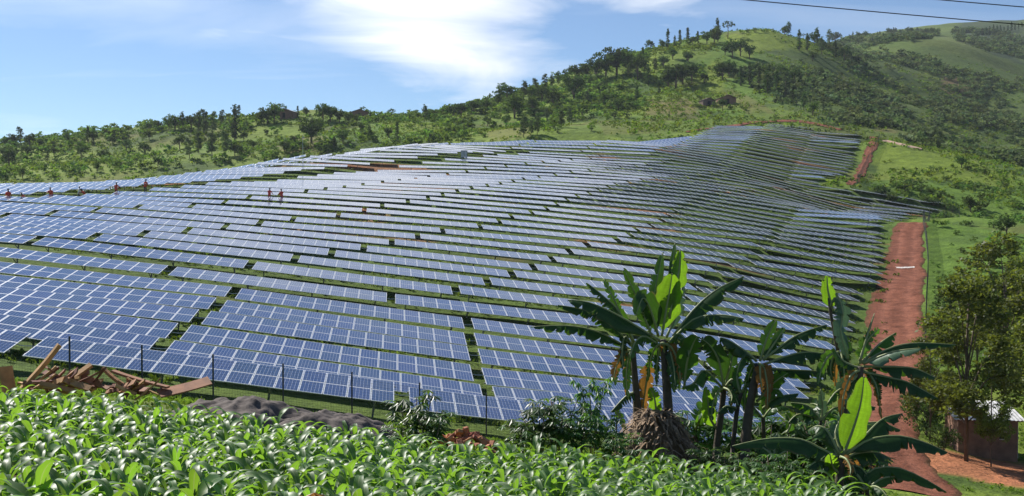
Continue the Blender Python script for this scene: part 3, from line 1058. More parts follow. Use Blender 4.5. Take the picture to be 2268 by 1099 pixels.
KIND = {}
for i in range(3):
    KIND['eucalyptus', i] = make_kind('eucalyptus', 100 + i, 12, 60, 16, 0.75, M_LEAF_GREY if i else M_LEAF_DARK)
    KIND['broadleaf', i] = make_kind('broadleaf', 200 + i, 9, 88, 15, 0.72, (M_LEAF_DARK, M_LEAF_MID, M_LEAF_DARK)[i])
    KIND['column', i] = make_kind('column', 300 + i, 10, 60, 14, 0.62, M_LEAF_DARK)
    KIND['umbrella', i] = make_kind('umbrella', 400 + i, 9, 44, 12, 0.55, M_LEAF_DARK)
    KIND['shrub', i] = make_kind('shrub', 500 + i, 3, 26, 14, 0.40, (M_LEAF_DARK, M_LEAF_MID, M_LEAF_LIME)[i])
NOM = dict(eucalyptus=12, broadleaf=9, column=10, umbrella=9, shrub=3)
NAMES = dict(eucalyptus='eucalyptus_tree', broadleaf='broadleaf_tree', column='columnar_tree', umbrella='umbrella_tree', shrub='shrub')
LOOK = dict(eucalyptus='tall slender grey-green eucalyptus', broadleaf='round-crowned dark broadleaf tree', column='narrow columnar dark tree', umbrella='flat-crowned tree', shrub='rounded green shrub')
NTREE = 0


def plant(kind, p, h, label, group, var=None, wide=1.0):
    global NTREE
    NTREE += 1
    v = random.randrange(3) if var is None else var
    tr, cr = KIND[kind, v]
    s = h / NOM[kind]
    e = empty(NAMES[kind], p)
    e.rotation_euler = (random.uniform(-.04, .04), random.uniform(-.04, .04), random.uniform(0, 6.28))
    e.scale = (s * wide * random.uniform(.9, 1.1), s * wide * random.uniform(.9, 1.1), s)
    tag(e, label, 'shrub' if kind == 'shrub' else 'tree', group)
    obj('trunk', tr, e)
    obj('crown', cr, e)
    return e


def ground_px(px, py):
    """ground point of a pixel; when the pixel lies over the ridge, the first point below it that is ground"""
    for d in range(0, 60, 2):
        h = hit(px, py + d)
        if h is not None:
            return h
    return None


def place(px, py, hpx, kind, where, group, wide=1.0, var=None):
    p = ground_px(px, py)
    if p is None:
        return
    h = hpx * p.y / F_PX * 1.05
    plant(kind, p - Vector((0, 0, 0.1)), h, f'{LOOK[kind]} {where}', group, var, wide)


E_, B_, C_, U_, S_ = 'eucalyptus', 'broadleaf', 'column', 'umbrella', 'shrub'
WL = 'on the low ridge behind the left end of the solar field'
for px, py, h, k in [(12, 326, 22, B_), (30, 325, 32, B_), (46, 322, 40, E_), (66, 325, 30, B_), (90, 326, 20, B_), (118, 326, 16, B_), (150, 322, 30, E_), (168, 322, 18, B_), (194, 314, 32, C_), (206, 316, 28, B_), (233, 304, 20, B_),
                     (262, 296, 18, B_), (285, 292, 16, B_), (330, 290, 20, B_), (350, 290, 26, B_), (374, 288, 30, B_), (388, 288, 38, B_), (405, 286, 38, E_), (424, 288, 36, B_), (440, 292, 46, E_), (456, 300, 56, E_), (470, 298, 50, E_),
                     (490, 276, 32, E_), (528, 264, 30, E_), (578, 274, 34, B_), (592, 274, 40, B_), (607, 270, 46, B_), (622, 264, 36, U_), (660, 260, 24, C_), (678, 258, 22, B_), (716, 268, 44, B_), (732, 270, 40, B_), (752, 272, 32, B_),
                     (772, 276, 28, B_), (790, 274, 24, B_), (820, 270, 20, C_), (868, 266, 26, U_), (884, 266, 18, B_), (905, 268, 16, B_)]:
    place(px, py, h, k, WL, 'trees along the low left ridge')
for px, py, h, k in [(520, 312, 76, C_), (540, 312, 20, B_), (690, 318, 64, B_), (700, 300, 40, B_), (440, 340, 50, E_), (420, 352, 46, E_), (470, 350, 60, E_), (500, 346, 54, E_), (398, 330, 30, B_), (520, 345, 30, B_),
                     (180, 350, 28, B_), (280, 335, 30, B_), (230, 360, 32, B_), (120, 345, 22, B_), (60, 350, 30, B_), (20, 370, 44, B_), (50, 395, 28, B_), (105, 360, 26, E_), (215, 380, 26, B_), (320, 345, 30, B_), (350, 372, 26, B_),
                     (560, 330, 22, B_), (630, 340, 30, B_), (650, 322, 24, B_), (760, 318, 34, B_), (740, 330, 28, E_), (820, 312, 34, E_), (860, 305, 26, B_), (880, 310, 38, C_), (800, 292, 22, B_), (590, 300, 14, B_), (330, 310, 24, B_), (250, 320, 20, B_)]:
    place(px, py, h, k, 'on the green slope below the low ridge', 'trees on the left hillside')
WM = 'along the rising wooded ridge in front of the cloud'
for px, py, h, k in [(940, 268, 36, E_), (925, 268, 22, B_), (962, 266, 26, B_), (980, 264, 24, E_), (1004, 264, 34, B_), (1022, 260, 36, B_), (1050, 252, 32, B_), (1076, 248, 30, B_), (1090, 246, 22, B_), (1104, 236, 38, E_), (1122, 234, 50, B_),
                     (1140, 262, 60, B_), (1160, 226, 46, E_), (1176, 220, 36, B_), (1186, 208, 34, E_), (1206, 198, 34, E_), (1222, 196, 30, E_), (1236, 192, 34, E_), (1250, 184, 30, E_), (1276, 180, 42, B_), (1298, 172, 34, B_),
                     (1320, 178, 50, B_), (1342, 172, 62, B_), (1366, 166, 68, B_), (1392, 166, 60, B_), (1412, 176, 52, B_), (1424, 130, 24, C_)]:
    place(px, py, h, k, WM, 'trees along the wooded ridge', wide=1.05)
for px, py, h, k in [(1160, 305, 50, E_), (1176, 300, 34, E_), (1190, 298, 40, E_), (1244, 282, 40, E_), (1262, 276, 40, E_), (1290, 262, 30, B_), (1270, 228, 66, B_), (1225, 240, 40, B_), (1180, 250, 40, B_), (1120, 280, 30, B_), (1080, 280, 26, B_),
                     (1040, 292, 26, B_), (1000, 300, 26, B_), (1340, 240, 40, B_), (1370, 248, 30, B_), (1310, 290, 20, S_), (1235, 294, 14, S_), (1410, 225, 36, C_), (1330, 210, 30, B_), (1300, 235, 36, E_), (1210, 275, 36, E_), (1390, 262, 18, S_), (1360, 262, 20, S_), (1345, 268, 18, S_),
                     (1436, 190, 44, C_), (1200, 225, 34, B_), (1150, 240, 30, B_)]:
    place(px, py, h, k, 'on the mixed slope above the pale meadow strip', 'trees above the meadow strip')
WH = 'on the crest of the tall bright green hill'
for px, py, h, k in [(1440, 112, 24, B_), (1478, 106, 40, C_), (1468, 108, 22, B_), (1494, 104, 24, C_), (1506, 101, 32, C_), (1524, 98, 34, C_), (1546, 97, 26, C_), (1534, 100, 18, B_), (1566, 98, 32, B_), (1582, 96, 40, B_), (1590, 93, 50, C_),
                     (1612, 86, 40, U_), (1640, 74, 10, S_), (1655, 72, 10, S_), (1672, 72, 12, S_), (1690, 72, 10, S_), (1738, 72, 22, B_), (1746, 71, 32, E_), (1780, 76, 16, U_), (1790, 76, 14, B_), (1810, 78, 38, E_), (1803, 80, 26, B_), (1836, 84, 34, E_), (1850, 88, 28, B_)]:
    place(px, py, h, k, WH, 'trees on the hill crest')
for px, py, h, k in [(1770, 112, 44, C_), (1788, 112, 36, C_), (1622, 128, 40, B_), (1640, 124, 36, B_), (1660, 130, 30, B_), (1606, 122, 26, B_), (1480, 196, 52, B_), (1497, 196, 60, B_), (1512, 190, 50, B_), (1532, 184, 46, B_), (1508, 172, 34, B_), (1560, 186, 24, B_), (1470, 150, 30, B_), (1450, 160, 30, E_), (1524, 140, 28, B_), (1490, 132, 30, B_),
                     (1600, 178, 44, B_), (1615, 172, 40, B_), (1640, 190, 40, C_), (1660, 188, 46, C_), (1680, 196, 46, C_), (1700, 208, 50, E_), (1720, 216, 54, C_), (1740, 214, 56, E_), (1755, 230, 40, C_), (1700, 172, 34, B_), (1672, 168, 30, B_), (1735, 176, 36, B_), (1760, 190, 40, B_), (1780, 246, 40, E_), (1800, 256, 34, B_), (1820, 120, 38, E_), (1850, 128, 36, C_), (1870, 136, 34, B_), (1800, 136, 26, B_), (1460, 208, 26, C_), (1582, 238, 15, S_), (1600, 242, 24, B_), (1630, 238, 13, S_), (1548, 242, 15, S_), (1642, 241, 12, S_), (1560, 242, 10, S_), (1616, 242, 10, S_)]:
    place(px, py, h, k, 'on the side of the tall green hill', 'trees on the tall hill')
for px in range(1878, 2080, 9):
    place(px + random.uniform(-3, 3), 88 if px < 1960 else 80, random.uniform(10, 20), random.choice((C_, E_, B_, B_)), 'in the tree belt behind the smooth grassy dome', 'tree belt behind the grassy dome')
place(2162, 92, 16, U_, 'alone on the skyline right of the grassy dome', None)
for px in range(2176, 2275, 8):
    place(px, 84 - (px - 2170) * .22, random.uniform(12, 22), random.choice((C_, E_, C_)), 'on the dark far slope at the valley head', 'trees on the dark far slope')
for px, py, h, k in [(1905, 395, 12, S_), (1960, 432, 26, S_), (1985, 420, 24, S_), (2005, 424, 22, S_), (2022, 416, 26, S_), (2040, 424, 22, S_), (1940, 425, 22, S_), (2060, 430, 20, S_), (2080, 440, 22, S_), (1975, 445, 22, S_), (1998, 452, 18, S_), (2050, 448, 20, S_),
                     (2068, 455, 18, S_), (2095, 462, 24, S_), (2110, 470, 20, S_), (2130, 372, 30, B_), (2142, 378, 14, S_), (2180, 388, 18, B_), (2062, 378, 14, S_), (2078, 380, 12, S_), (2095, 400, 14, S_), (2160, 420, 22, S_), (2175, 440, 18, S_), (2225, 415, 14, S_), (2150, 470, 40, B_), (2168, 465, 30, S_), (2230, 520, 44, B_), (2200, 505, 22, S_), (2120, 520, 14, S_),
                     (2105, 690, 46, S_), (2090, 705, 24, S_), (2165, 600, 40, S_), (2200, 590, 50, B_), (2130, 560, 16, S_), (2240, 580, 44, B_), (2120, 600, 14, S_), (2080, 640, 12, S_)]:
    place(px, py, h, k, 'on the rough slope outside the track fence', 'bushes outside the track fence', wide=1.25 if k == S_ else 1.0, var=random.choice((0, 1)) if k == S_ else None)
print('TREES', NTREE)


# scrub that nobody could count: one mass for each slope ------------------------------------------------
def bush_protos(seed, n, size):
    rs = np.random.default_rng(seed)
    out = []
    for i in range(n):
        cl = []
        for q in range(5):
            an = rs.uniform(0, 6.28); rr = .42 * rs.random() ** .5
            cl.append(((math.cos(an) * rr, math.sin(an) * rr, rs.uniform(.2, .75)), .26))
        out.append(crown_arrays(cl, 9, size, rs))
    return out


BUSH = bush_protos(5, 6, 0.33)


def scatter_mass(name, label, pts, hs, tone, material, protos=BUSH, widen=1.25, cat='scrub', seed=0):
    rs = np.random.default_rng(seed)
    VV, FF, CC, nv = [], [], [], 0
    for (x, y, z), h, t in zip(pts, hs, tone):
        V, Fc, col = protos[rs.integers(len(protos))]
        a = rs.uniform(0, 6.28); c, s = math.cos(a), math.sin(a)
        W = np.stack([(V[:, 0] * c - V[:, 1] * s) * h * widen, (V[:, 0] * s + V[:, 1] * c) * h * widen, V[:, 2] * h], 1) + (x, y, z - 0.05 * h)
        VV.append(W); FF.append(Fc + nv); CC.append(col * np.asarray(t)); nv += len(V)
    o = obj(name, mesh(name, np.concatenate(VV), np.concatenate(FF), [material], cols=np.concatenate(CC)))
    tag(o, label, cat, kind='stuff')
    return o


def world_samples(n, x0, x1, y0, y1, seed):
    rs = np.random.default_rng(seed)
    x = rs.uniform(x0, x1, n); y = rs.uniform(y0, y1, n)
    return x, y, ground(x, y), rs


SCRUB_ZONES = [  # photograph outlines of the scrubby and the open parts, with bushes per square metre and height
    ([(900, 250), (1440, 120), (1440, 235), (1330, 258), (1200, 290), (900, 330)], 0.085, (1.5, 4.6), 'm'),
    ([(0, 300), (900, 240), (900, 330), (0, 405)], 0.036, (1.2, 4.4), 'm'),
    ([(1440, 90), (1600, 75), (1600, 140), (1560, 215), (1440, 240)], 0.03, (1.0, 3.0), 'l'),
    ([(1400, 120), (1440, 110), (1440, 240), (1380, 235)], 0.05, (1.5, 4.0), 'm'),
    ([(1870, 75), (2075, 68), (2075, 84), (1990, 100), (1870, 95)], 0.07, (2.5, 6.5), 'd'),
    ([(2100, 60), (2268, 20), (2268, 145), (2190, 118), (2120, 92)], 0.06, (2.5, 6.5), 'd'),
    ([(1580, 150), (1700, 130), (1850, 150), (2268, 180), (2268, 370), (2050, 325), (1880, 292), (1780, 262)], 0.066, (1.4, 4.8), 'd'),
    ([(1800, 90), (2000, 105), (2100, 150), (2268, 190), (1850, 160)], 0.06, (1.6, 5.0), 'd'),
    ([(1960, 312), (2120, 330), (2268, 380), (2268, 420), (2140, 405), (2050, 398), (1950, 400)], 0.0012, (0.5, 1.2), 'm'),
    ([(2130, 405), (2268, 415), (2268, 560), (2100, 540), (2060, 490)], 0.05, (0.7, 2.4), 'm'),
    ([(2060, 500), (2268, 540), (2268, 900), (2060, 760)], 0.10, (0.3, 1.3), 'm'),
    ([(2060, 470), (2150, 430), (2268, 420), (2268, 600), (2070, 600)], 0.10, (0.4, 2.0), 'm'),
    ([(1280, 262), (1480, 218), (1740, 255), (1700, 262), (1480, 272)], 0.03, (0.6, 2.0), 'l'),
    ([(1330, 235), (1500, 225), (1500, 240), (1360, 262)], 0.03, (0.8, 1.4), 'b'),
]
x, y, z, rs = world_samples(150000, -330, 520, 225, 1150, 3)
x2, y2, z2, _ = world_samples(60000, 15, 140, 55, 240, 4)
x = np.concatenate([x, x2]); y = np.concatenate([y, y2]); z = np.concatenate([z, z2])
dens_c = np.concatenate([np.full(150000, 150000 / (850 * 925.0)), np.full(60000, 60000 / (125 * 185.0))])
px, py = proj_np(x, y, z)
clump = vnoise(x, y, 26, 77, 3)
keep = {'d': [], 'm': [], 'l': [], 'b': []}
infield = in_poly(x, y, FIELD) | (seg_dist(x, y, [(p.x, p.y) for p, _ in TRACK]) < 3.4) | (seg_dist(x, y, [(p.x, p.y) for p, _ in TRACK2]) < 3.6)
u = rs.random(len(x))
for poly, dn, (h0, h1), cls in SCRUB_ZONES:
    m = in_poly(px, py, poly) & ~infield
    pr = dn / dens_c * np.clip((clump - 0.36) * 6.0, 0.06, 2.2)
    for i in np.nonzero(m & (u < pr))[0]:
        keep[cls].append((x[i], y[i], z[i], h0 + (h1 - h0) * rs.random() ** 1.6))
        u[i] = 9
out = ~infield & ((px < -10) | (px > 2278)) & (u < 0.012 / dens_c)      # the slopes go on outside the picture
for i in np.nonzero(out)[0][:1500]:
    keep['m'].append((x[i], y[i], z[i], 1.0 + 2.0 * rs.random()))
for cls, name, label, material in (('d', 'hillside_scrub', 'dense dark scrub covering the far valley side', M_LEAF_GREY), ('m', 'bushes', 'scattered bushes over the grassy slopes round the solar field', M_LEAF_MID),
                                   ('l', 'garden_crops', 'light green crops and banana groves on the tall hill', M_LEAF_LIME), ('b', 'garden_plants', 'rows of dark plants in the plot by the farm sheds', M_LEAF_DARK)):
    P = keep[cls]
    print(name, len(P))
    if P:
        tone = [np.array([1, 1, 1]) * rs.uniform(.75, 1.75) * np.array([rs.uniform(.85, 1.18), 1.0, rs.uniform(.8, 1.1)]) for _ in P]
        scatter_mass(name, label, [p[:3] for p in P], [p[3] for p in P], tone, material, seed=len(P))


# long grass and herbs on the open slopes
rsg = np.random.default_rng(1234)
xg = rsg.uniform(-330, 420, 90000); yg = rsg.uniform(225, 720, 90000); zg = ground(xg, yg)
pxg, pyg = proj_np(xg, yg, zg)
og = (pxg > -80) & (pxg < 2350) & (pyg < 470) & ~in_poly(xg, yg, FIELD) & (rsg.random(90000) < np.clip((vnoise(xg, yg, 22, 88) - .34) * 3.5, .04, .8))
HG = np.stack([xg, yg, zg], 1)[og][:24000]
print('HILLGRASS', len(HG))


# weeds in the strips between the rows and along the track -----------------------------------------
def tuft_protos(seed, n):
    rs = np.random.default_rng(seed)
    out = []
    for i in range(n):
        m = 7
        C = np.stack([rs.normal(0, .35, m), rs.normal(0, .3, m), rs.uniform(.15, .7, m)], 1)
        V, Fc = quads_cloud(C, .75, rs, up_bias=1.2, aspect=.5)
        k = np.repeat(rs.uniform(.7, 1.3, m), 4)
        out.append((V, Fc, np.stack([k, k, k], 1)))
    return out


TUFT = tuft_protos(8, 6)
scatter_mass('hill_grass', 'long grass and herbs over the open hill slopes', HG, rsg.uniform(.5, 1.5, len(HG)), [np.array([rsg.uniform(.8, 1.25), 1, .9]) * rsg.uniform(.45, 1.15) for _ in HG], M_LEAF_LIME, TUFT, 1.2, 'grass', 19)
rs = np.random.default_rng(91)
W = []
for k in range(1, 37):
    c0 = ROW0 + PITCHR * k
    s0, s1 = s_of(-20, k), s_of(min(2268, row_end_px(k)), k) + 0.4
    n_ = int((s1 - s0) * (7.0 if k < 10 else 4.5 if k < 20 else 2.6))
    s = rs.uniform(s0, s1, n_); c = c0 - rs.uniform(0.05, 1.95, n_)
    X = s * RD.x + c * RN.x; Y = s * RD.y + c * RN.y
    ok = (vnoise(X * .5, Y, 5, 55, 2) > 0.40) & (Y < np.interp(X, [q[0] for q in CREST], [q[1] for q in CREST]))
    for a, b in zip(X[ok], Y[ok]):
        W.append((a, b))
W = np.array(W)
zW = ground(W[:, 0], W[:, 1])
hW = rs.uniform(.14, .42, len(W)) * rs.choice([1, 1, 1, 1.5], len(W))
tone = [np.array([1, 1, 1]) * rs.uniform(.45, .9) for _ in W]  # weed tones held low, putting extra shade into the strips between rows
scatter_mass('weeds', 'weeds and grass in the strips between the panel rows', list(zip(W[:, 0], W[:, 1], zW)), hW, tone, M_LEAF_LIME, TUFT, 1.0, 'weeds', 6)
print('WEEDS', len(W))
# rough grass in front of the fence, beside the track and round the house
X, Y, Z, rs = world_samples(44000, -24, 48, 17, 110, 17)
P2x, P2y = proj_np(X, Y, Z)
okm = ~in_poly(X, Y, FIELD) & (seg_dist(X, Y, [(p.x, p.y) for p, _ in TRACK]) > 1.7 + rs.random(len(X)) * 1.2) & (P2x > -60) & (P2x < 2340) & (vnoise(X, Y, 4, 58, 2) > 0.38) & ~((np.hypot((X - 25.5) / 7.5, (Y / YS - 38.0) / 3.6)) < 1.0)
okm &= (Y > 19.5 + 0.0 * X)
G = np.stack([X, Y, Z], 1)[okm]
scatter_mass('grass', 'rough tall grass on the bank below the fence and beside the track', G, rs.uniform(.10, .30, len(G)), [np.array([1, 1, 1]) * rs.uniform(.6, 1.15) for _ in G], M_LEAF_LIME, TUFT, 1.0, 'grass', 9)
print('GRASS', len(G))


# ------------------------------------------------------------------ maize in the foreground
def maize_leaf_material():
    m, n = mat('maize_leaf')
    bs = n.add('ShaderNodeBsdfPrincipled')
    bs.inputs['Roughness'].default_value = 0.47
    bs.inputs['Specular IOR Level'].default_value = 0.7
    tr = n.add('ShaderNodeBsdfTranslucent')
    mx = n.add('ShaderNodeMixShader', ins={0: 0.46, 1: bs.outputs[0], 2: tr.outputs[0]})
    n.add('ShaderNodeOutputMaterial', ins={0: mx.outputs[0]})
    uv = n.add('ShaderNodeUVMap', uv_map='UVMap')
    s = n.add('ShaderNodeSeparateXYZ', ins={0: uv.outputs[0]})
    rib = n.math('LESS_THAN', n.math('ABSOLUTE', n.math('SUBTRACT', s.outputs[0], 0.5)), 0.05)
    vein = n.noise(n.vmath('MULTIPLY', uv.outputs[0], (60.0, 1.5, 1.0)), 1.0, 2, 0.5)
    oi = n.add('ShaderNodeObjectInfo')
    g = n.add('ShaderNodeNewGeometry')
    pn = n.noise(g.outputs['Position'], 1.7, 3, 0.5)
    k = n.math('MULTIPLY', n.remap(vein, 0.2, 0.8, 0.9, 1.1), n.math('MULTIPLY', n.remap(oi.outputs['Random'], 0, 1, 0.8, 1.2), n.remap(pn, 0.3, 0.7, 0.85, 1.15)))
    c = n.mix(rib, (0.092, 0.180, 0.046), (0.24, 0.33, 0.13))
    c2 = n.mix(rib, (0.25, 0.48, 0.03), (0.32, 0.46, 0.09))
    for src, sock in ((c, bs.inputs['Base Color']), (c2, tr.inputs['Color'])):
        h = n.add('ShaderNodeHueSaturation', ins={'Color': src, 'Value': k, 'Hue': n.remap(oi.outputs['Random'], 0, 1, 0.49, 0.508)})
        n.put(sock, h.outputs[0])
    return m


M_MAIZE = maize_leaf_material()
M_STALK = leaf_mat('maize_stalk', (0.10, 0.19, 0.04), (0.15, 0.25, 0.03), tw=0.1)


def maize_leaf(seed, L, wmax, rise, curl):
    """an arching ribbon folded along its midrib; root at the origin, leaves towards +x"""
    rs = np.random.default_rng(seed)
    n = 10
    ang = rise
    p = np.array([0.0, 0.0, 0.0])
    V, UVv, F = [], [], []
    side = rs.uniform(-.12, .12)
    tw = rs.uniform(-.5, .5)
    yaw = 0.0
    for i in range(n + 1):
        t = i / n
        w_ = wmax * (0.45 + 1.4 * t if t < .35 else 0.94 * (1 - ((t - .35) / .65) ** 1.8) + 0.0) * 0.5
        w_ = max(w_, 0.002)
        d = np.array([math.cos(ang) * math.cos(yaw), math.cos(ang) * math.sin(yaw), math.sin(ang)])
        lat = np.array([-math.sin(yaw), math.cos(yaw), 0.0])
        up = np.cross(d, lat)
        roll = tw * t
        lat2 = lat * math.cos(roll) + up * math.sin(roll); up2 = up * math.cos(roll) - lat * math.sin(roll)
        fold = 0.45 * (1 - .6 * t)
        wav = 0.18 * w_ * math.sin(t * 17 + seed)
        V += [p + lat2 * w_ * math.cos(fold) + up2 * (w_ * math.sin(fold) + wav), p.copy(), p - lat2 * w_ * math.cos(fold) + up2 * (w_ * math.sin(fold) - wav)]
        UVv += [(1.0, t), (0.5, t), (0.0, t)]
        p = p + d * (L / n)
        ang -= curl * (0.35 + 1.5 * t) / n
        yaw += side / n * 3
    for i in range(n):
        a = i * 3
        F += [(a, a + 1, a + 4, a + 3), (a + 1, a + 2, a + 5, a + 4)]
    uv = [UVv[v] for f in F for v in f]
    return np.array(V), F, uv


LEAF_ARR = []
for i in range(4): LEAF_ARR.append(maize_leaf(10 + i, .76, .116, R(58), R(165) + .25 * i))        # broad arching
for i in range(3): LEAF_ARR.append(maize_leaf(20 + i, .58, .100, R(55), R(150) + .3 * i))
for i in range(3): LEAF_ARR.append(maize_leaf(30 + i, .50, .100, R(72), R(120) + .35 * i))        # upright top leaves
LEAF_ME = [mesh('maize_leaf', V, F, [M_MAIZE], smooth=True, uvs=uv) for V, F, uv in LEAF_ARR]
sb = MB()
sb.tube([(0, 0, -.08), (.004, 0, .25), (0, .004, .62)], [.016, .013, .007], 6)
STALK_ME = sb.mesh('stalk', M_STALK, smooth=True)


def maize_plan(rs):
    """leaf list of one plant: (leaf number, height, turn, scale)"""
    az = rs.uniform(0, 6.28)
    out = []
    n = int(rs.integers(8, 11))
    for i in range(n):
        t = i / (n - 1)
        if t < .25: v = int(rs.integers(4, 7)); sc = .8
        elif t < .72: v = int(rs.integers(0, 4)); sc = 1.0
        else: v = int(rs.integers(7, 10)); sc = 1.0 - .25 * (t - .72)
        out.append((v, .06 + .50 * t, az + (i % 2) * math.pi + rs.normal(0, .45), sc * rs.uniform(.85, 1.12)))
    return out


CORN_EDGE = lambda X: 17.3 + 0.35 * math.sin(X * 0.9) + 0.25 * math.sin(X * 2.3 + 1)
rs = np.random.default_rng(404)
corn = []
for r in range(0, 40):
    yy = 6.6 + r * 0.34
    for q in range(-34, 30):
        xx = q * 0.36 + (r % 2) * 0.18 + rs.normal(0, .06)
        y_ = yy + rs.normal(0, .07)
        if y_ > CORN_EDGE(xx) or abs(xx) > .50 * y_ + .5:
            continue
        pxx, _ = project(Vector((xx, y_, gz(xx, y_) + .6)))
        if pxx > 1935 - max(0, (y_ - 13)) * 12 or pxx < -90:
            continue
        if rs.random() < .06:
            continue
        corn.append((xx, y_))
corn.sort(key=lambda c: c[1])
print('MAIZE', len(corn))
mv, mf, muv, mn = [], [], [], 0
sv_ = np.array([v.co[:] for v in STALK_ME.vertices])
for i, (xx, yy) in enumerate(corn):
    zz_ = gz(xx, yy)
    plan = maize_plan(rs)
    H = rs.uniform(.78, 1.06) * (1.12 if rs.random() < .03 else 1.0) * (1 - .10 * min(1, max(0, (xx + 1) / 5)))
    if i < 300:
        e = empty('maize_plant', (xx, yy, zz_))
        e.scale = (H, H, H)
        tag(e, 'young maize plant with long arching leaves in the foreground plot', 'maize', 'maize plants of the foreground plot')
        obj('stalk', STALK_ME, e)
        for v, hh, az, sc in plan:
            o = obj('leaf', LEAF_ME[v], e, (0, 0, hh))
            o.rotation_euler = (0, 0, az)
            o.scale = (sc, sc, sc)
    else:
        for v, hh, az, sc in plan:
            V, F, uv = LEAF_ARR[v]
            c, s = math.cos(az), math.sin(az)
            W_ = np.stack([(V[:, 0] * c - V[:, 1] * s) * sc, (V[:, 0] * s + V[:, 1] * c) * sc, V[:, 2] * sc + hh], 1) * H + (xx, yy, zz_)
            mv.append(W_); mf += [tuple(mn + q for q in f) for f in F]; muv += uv; mn += len(V)
o = obj('maize_field', mesh('maize_field', np.concatenate(mv), mf, [M_MAIZE], smooth=True, uvs=muv))
tag(o, 'far part of the maize plot, leaves merging into a green mass before the fence', 'maize', kind='stuff')


# ------------------------------------------------------------------ banana plants
def banana_mat(name, col, trans, tw, rough=0.38):
    m, n = mat(name)
    bs = n.add('ShaderNodeBsdfPrincipled')
    bs.inputs['Roughness'].default_value = rough
    bs.inputs['Specular IOR Level'].default_value = 0.34
    tr = n.add('ShaderNodeBsdfTranslucent')
    mx = n.add('ShaderNodeMixShader', ins={0: tw, 1: bs.outputs[0], 2: tr.outputs[0]})
    n.add('ShaderNodeOutputMaterial', ins={0: mx.outputs[0]})
    uv = n.add('ShaderNodeUVMap', uv_map='UVMap')
    vein = n.noise(n.vmath('MULTIPLY', uv.outputs[0], (1.2, 70.0, 1.0)), 1.0, 3, 0.6)
    big = n.noise(uv.outputs[0], 5.0, 4, 0.6)
    s = n.add('ShaderNodeSeparateXYZ', ins={0: uv.outputs[0]})
    edge = n.math('MULTIPLY', n.remap(s.outputs[0], 0.86, 1.0), n.remap(big, 0.45, 0.65))
    k = n.math('MULTIPLY', n.remap(vein, 0.25, 0.75, 0.8, 1.2), n.remap(big, 0.3, 0.7, 0.82, 1.18))
    for c, sock in ((col, bs.inputs['Base Color']), (trans, tr.inputs['Color'])):
        rgb = n.add('ShaderNodeRGB'); rgb.outputs[0].default_value = (*c, 1)
        h = n.add('ShaderNodeHueSaturation', ins={'Color': rgb.outputs[0], 'Value': k})
        n.put(sock, n.mix(edge, h.outputs[0], (0.20, 0.13, 0.05)))
    bp = n.add('ShaderNodeBump', ins={'Strength': 0.35, 'Height': vein})
    bp.inputs['Distance'].default_value = 0.01
    n.put(bs.inputs['Normal'], bp.outputs[0])
    return m


BM = {'d': banana_mat('banana_leaf_mature', (0.030, 0.074, 0.018), (0.060, 0.15, 0.012), 0.30),
      'g': banana_mat('banana_leaf_green', (0.042, 0.105, 0.020), (0.13, 0.30, 0.015), 0.38),
      'y': banana_mat('banana_leaf_young', (0.075, 0.17, 0.02), (0.26, 0.50, 0.018), 0.50),
      'p': banana_mat('banana_leaf_waxy', (0.11, 0.19, 0.105), (0.12, 0.22, 0.07), 0.22),
      'o': banana_mat('banana_leaf_dead', (0.30, 0.145, 0.035), (0.40, 0.19, 0.03), 0.35, 0.8)}
M_RIB = principled('banana_midrib', (0.23, 0.27, 0.10), 0.5)
M_PSEUDO = principled('banana_stem', (0.075, 0.058, 0.036), 0.75, var=0.45, scale=5, bump=0.6, bscale=18)
M_DRY = principled('dry_banana_leaf', (0.17, 0.115, 0.07), 0.9, var=0.45, scale=7, objvar=0.2)


def spline(pts, n):
    P = [Vector(p) for p in pts]
    out = []
    m = len(P) - 1
    for q in range(n + 1):
        t = q / n * m
        i = min(int(t), m - 1); f = t - i
        a, b, c, d = P[max(i - 1, 0)], P[i], P[i + 1], P[min(i + 2, m)]
        out.append(0.5 * ((2 * b) + (c - a) * f + (2 * a - 5 * b + 4 * c - d) * f * f + (3 * b - a - 3 * c + d) * f ** 3))
    return out


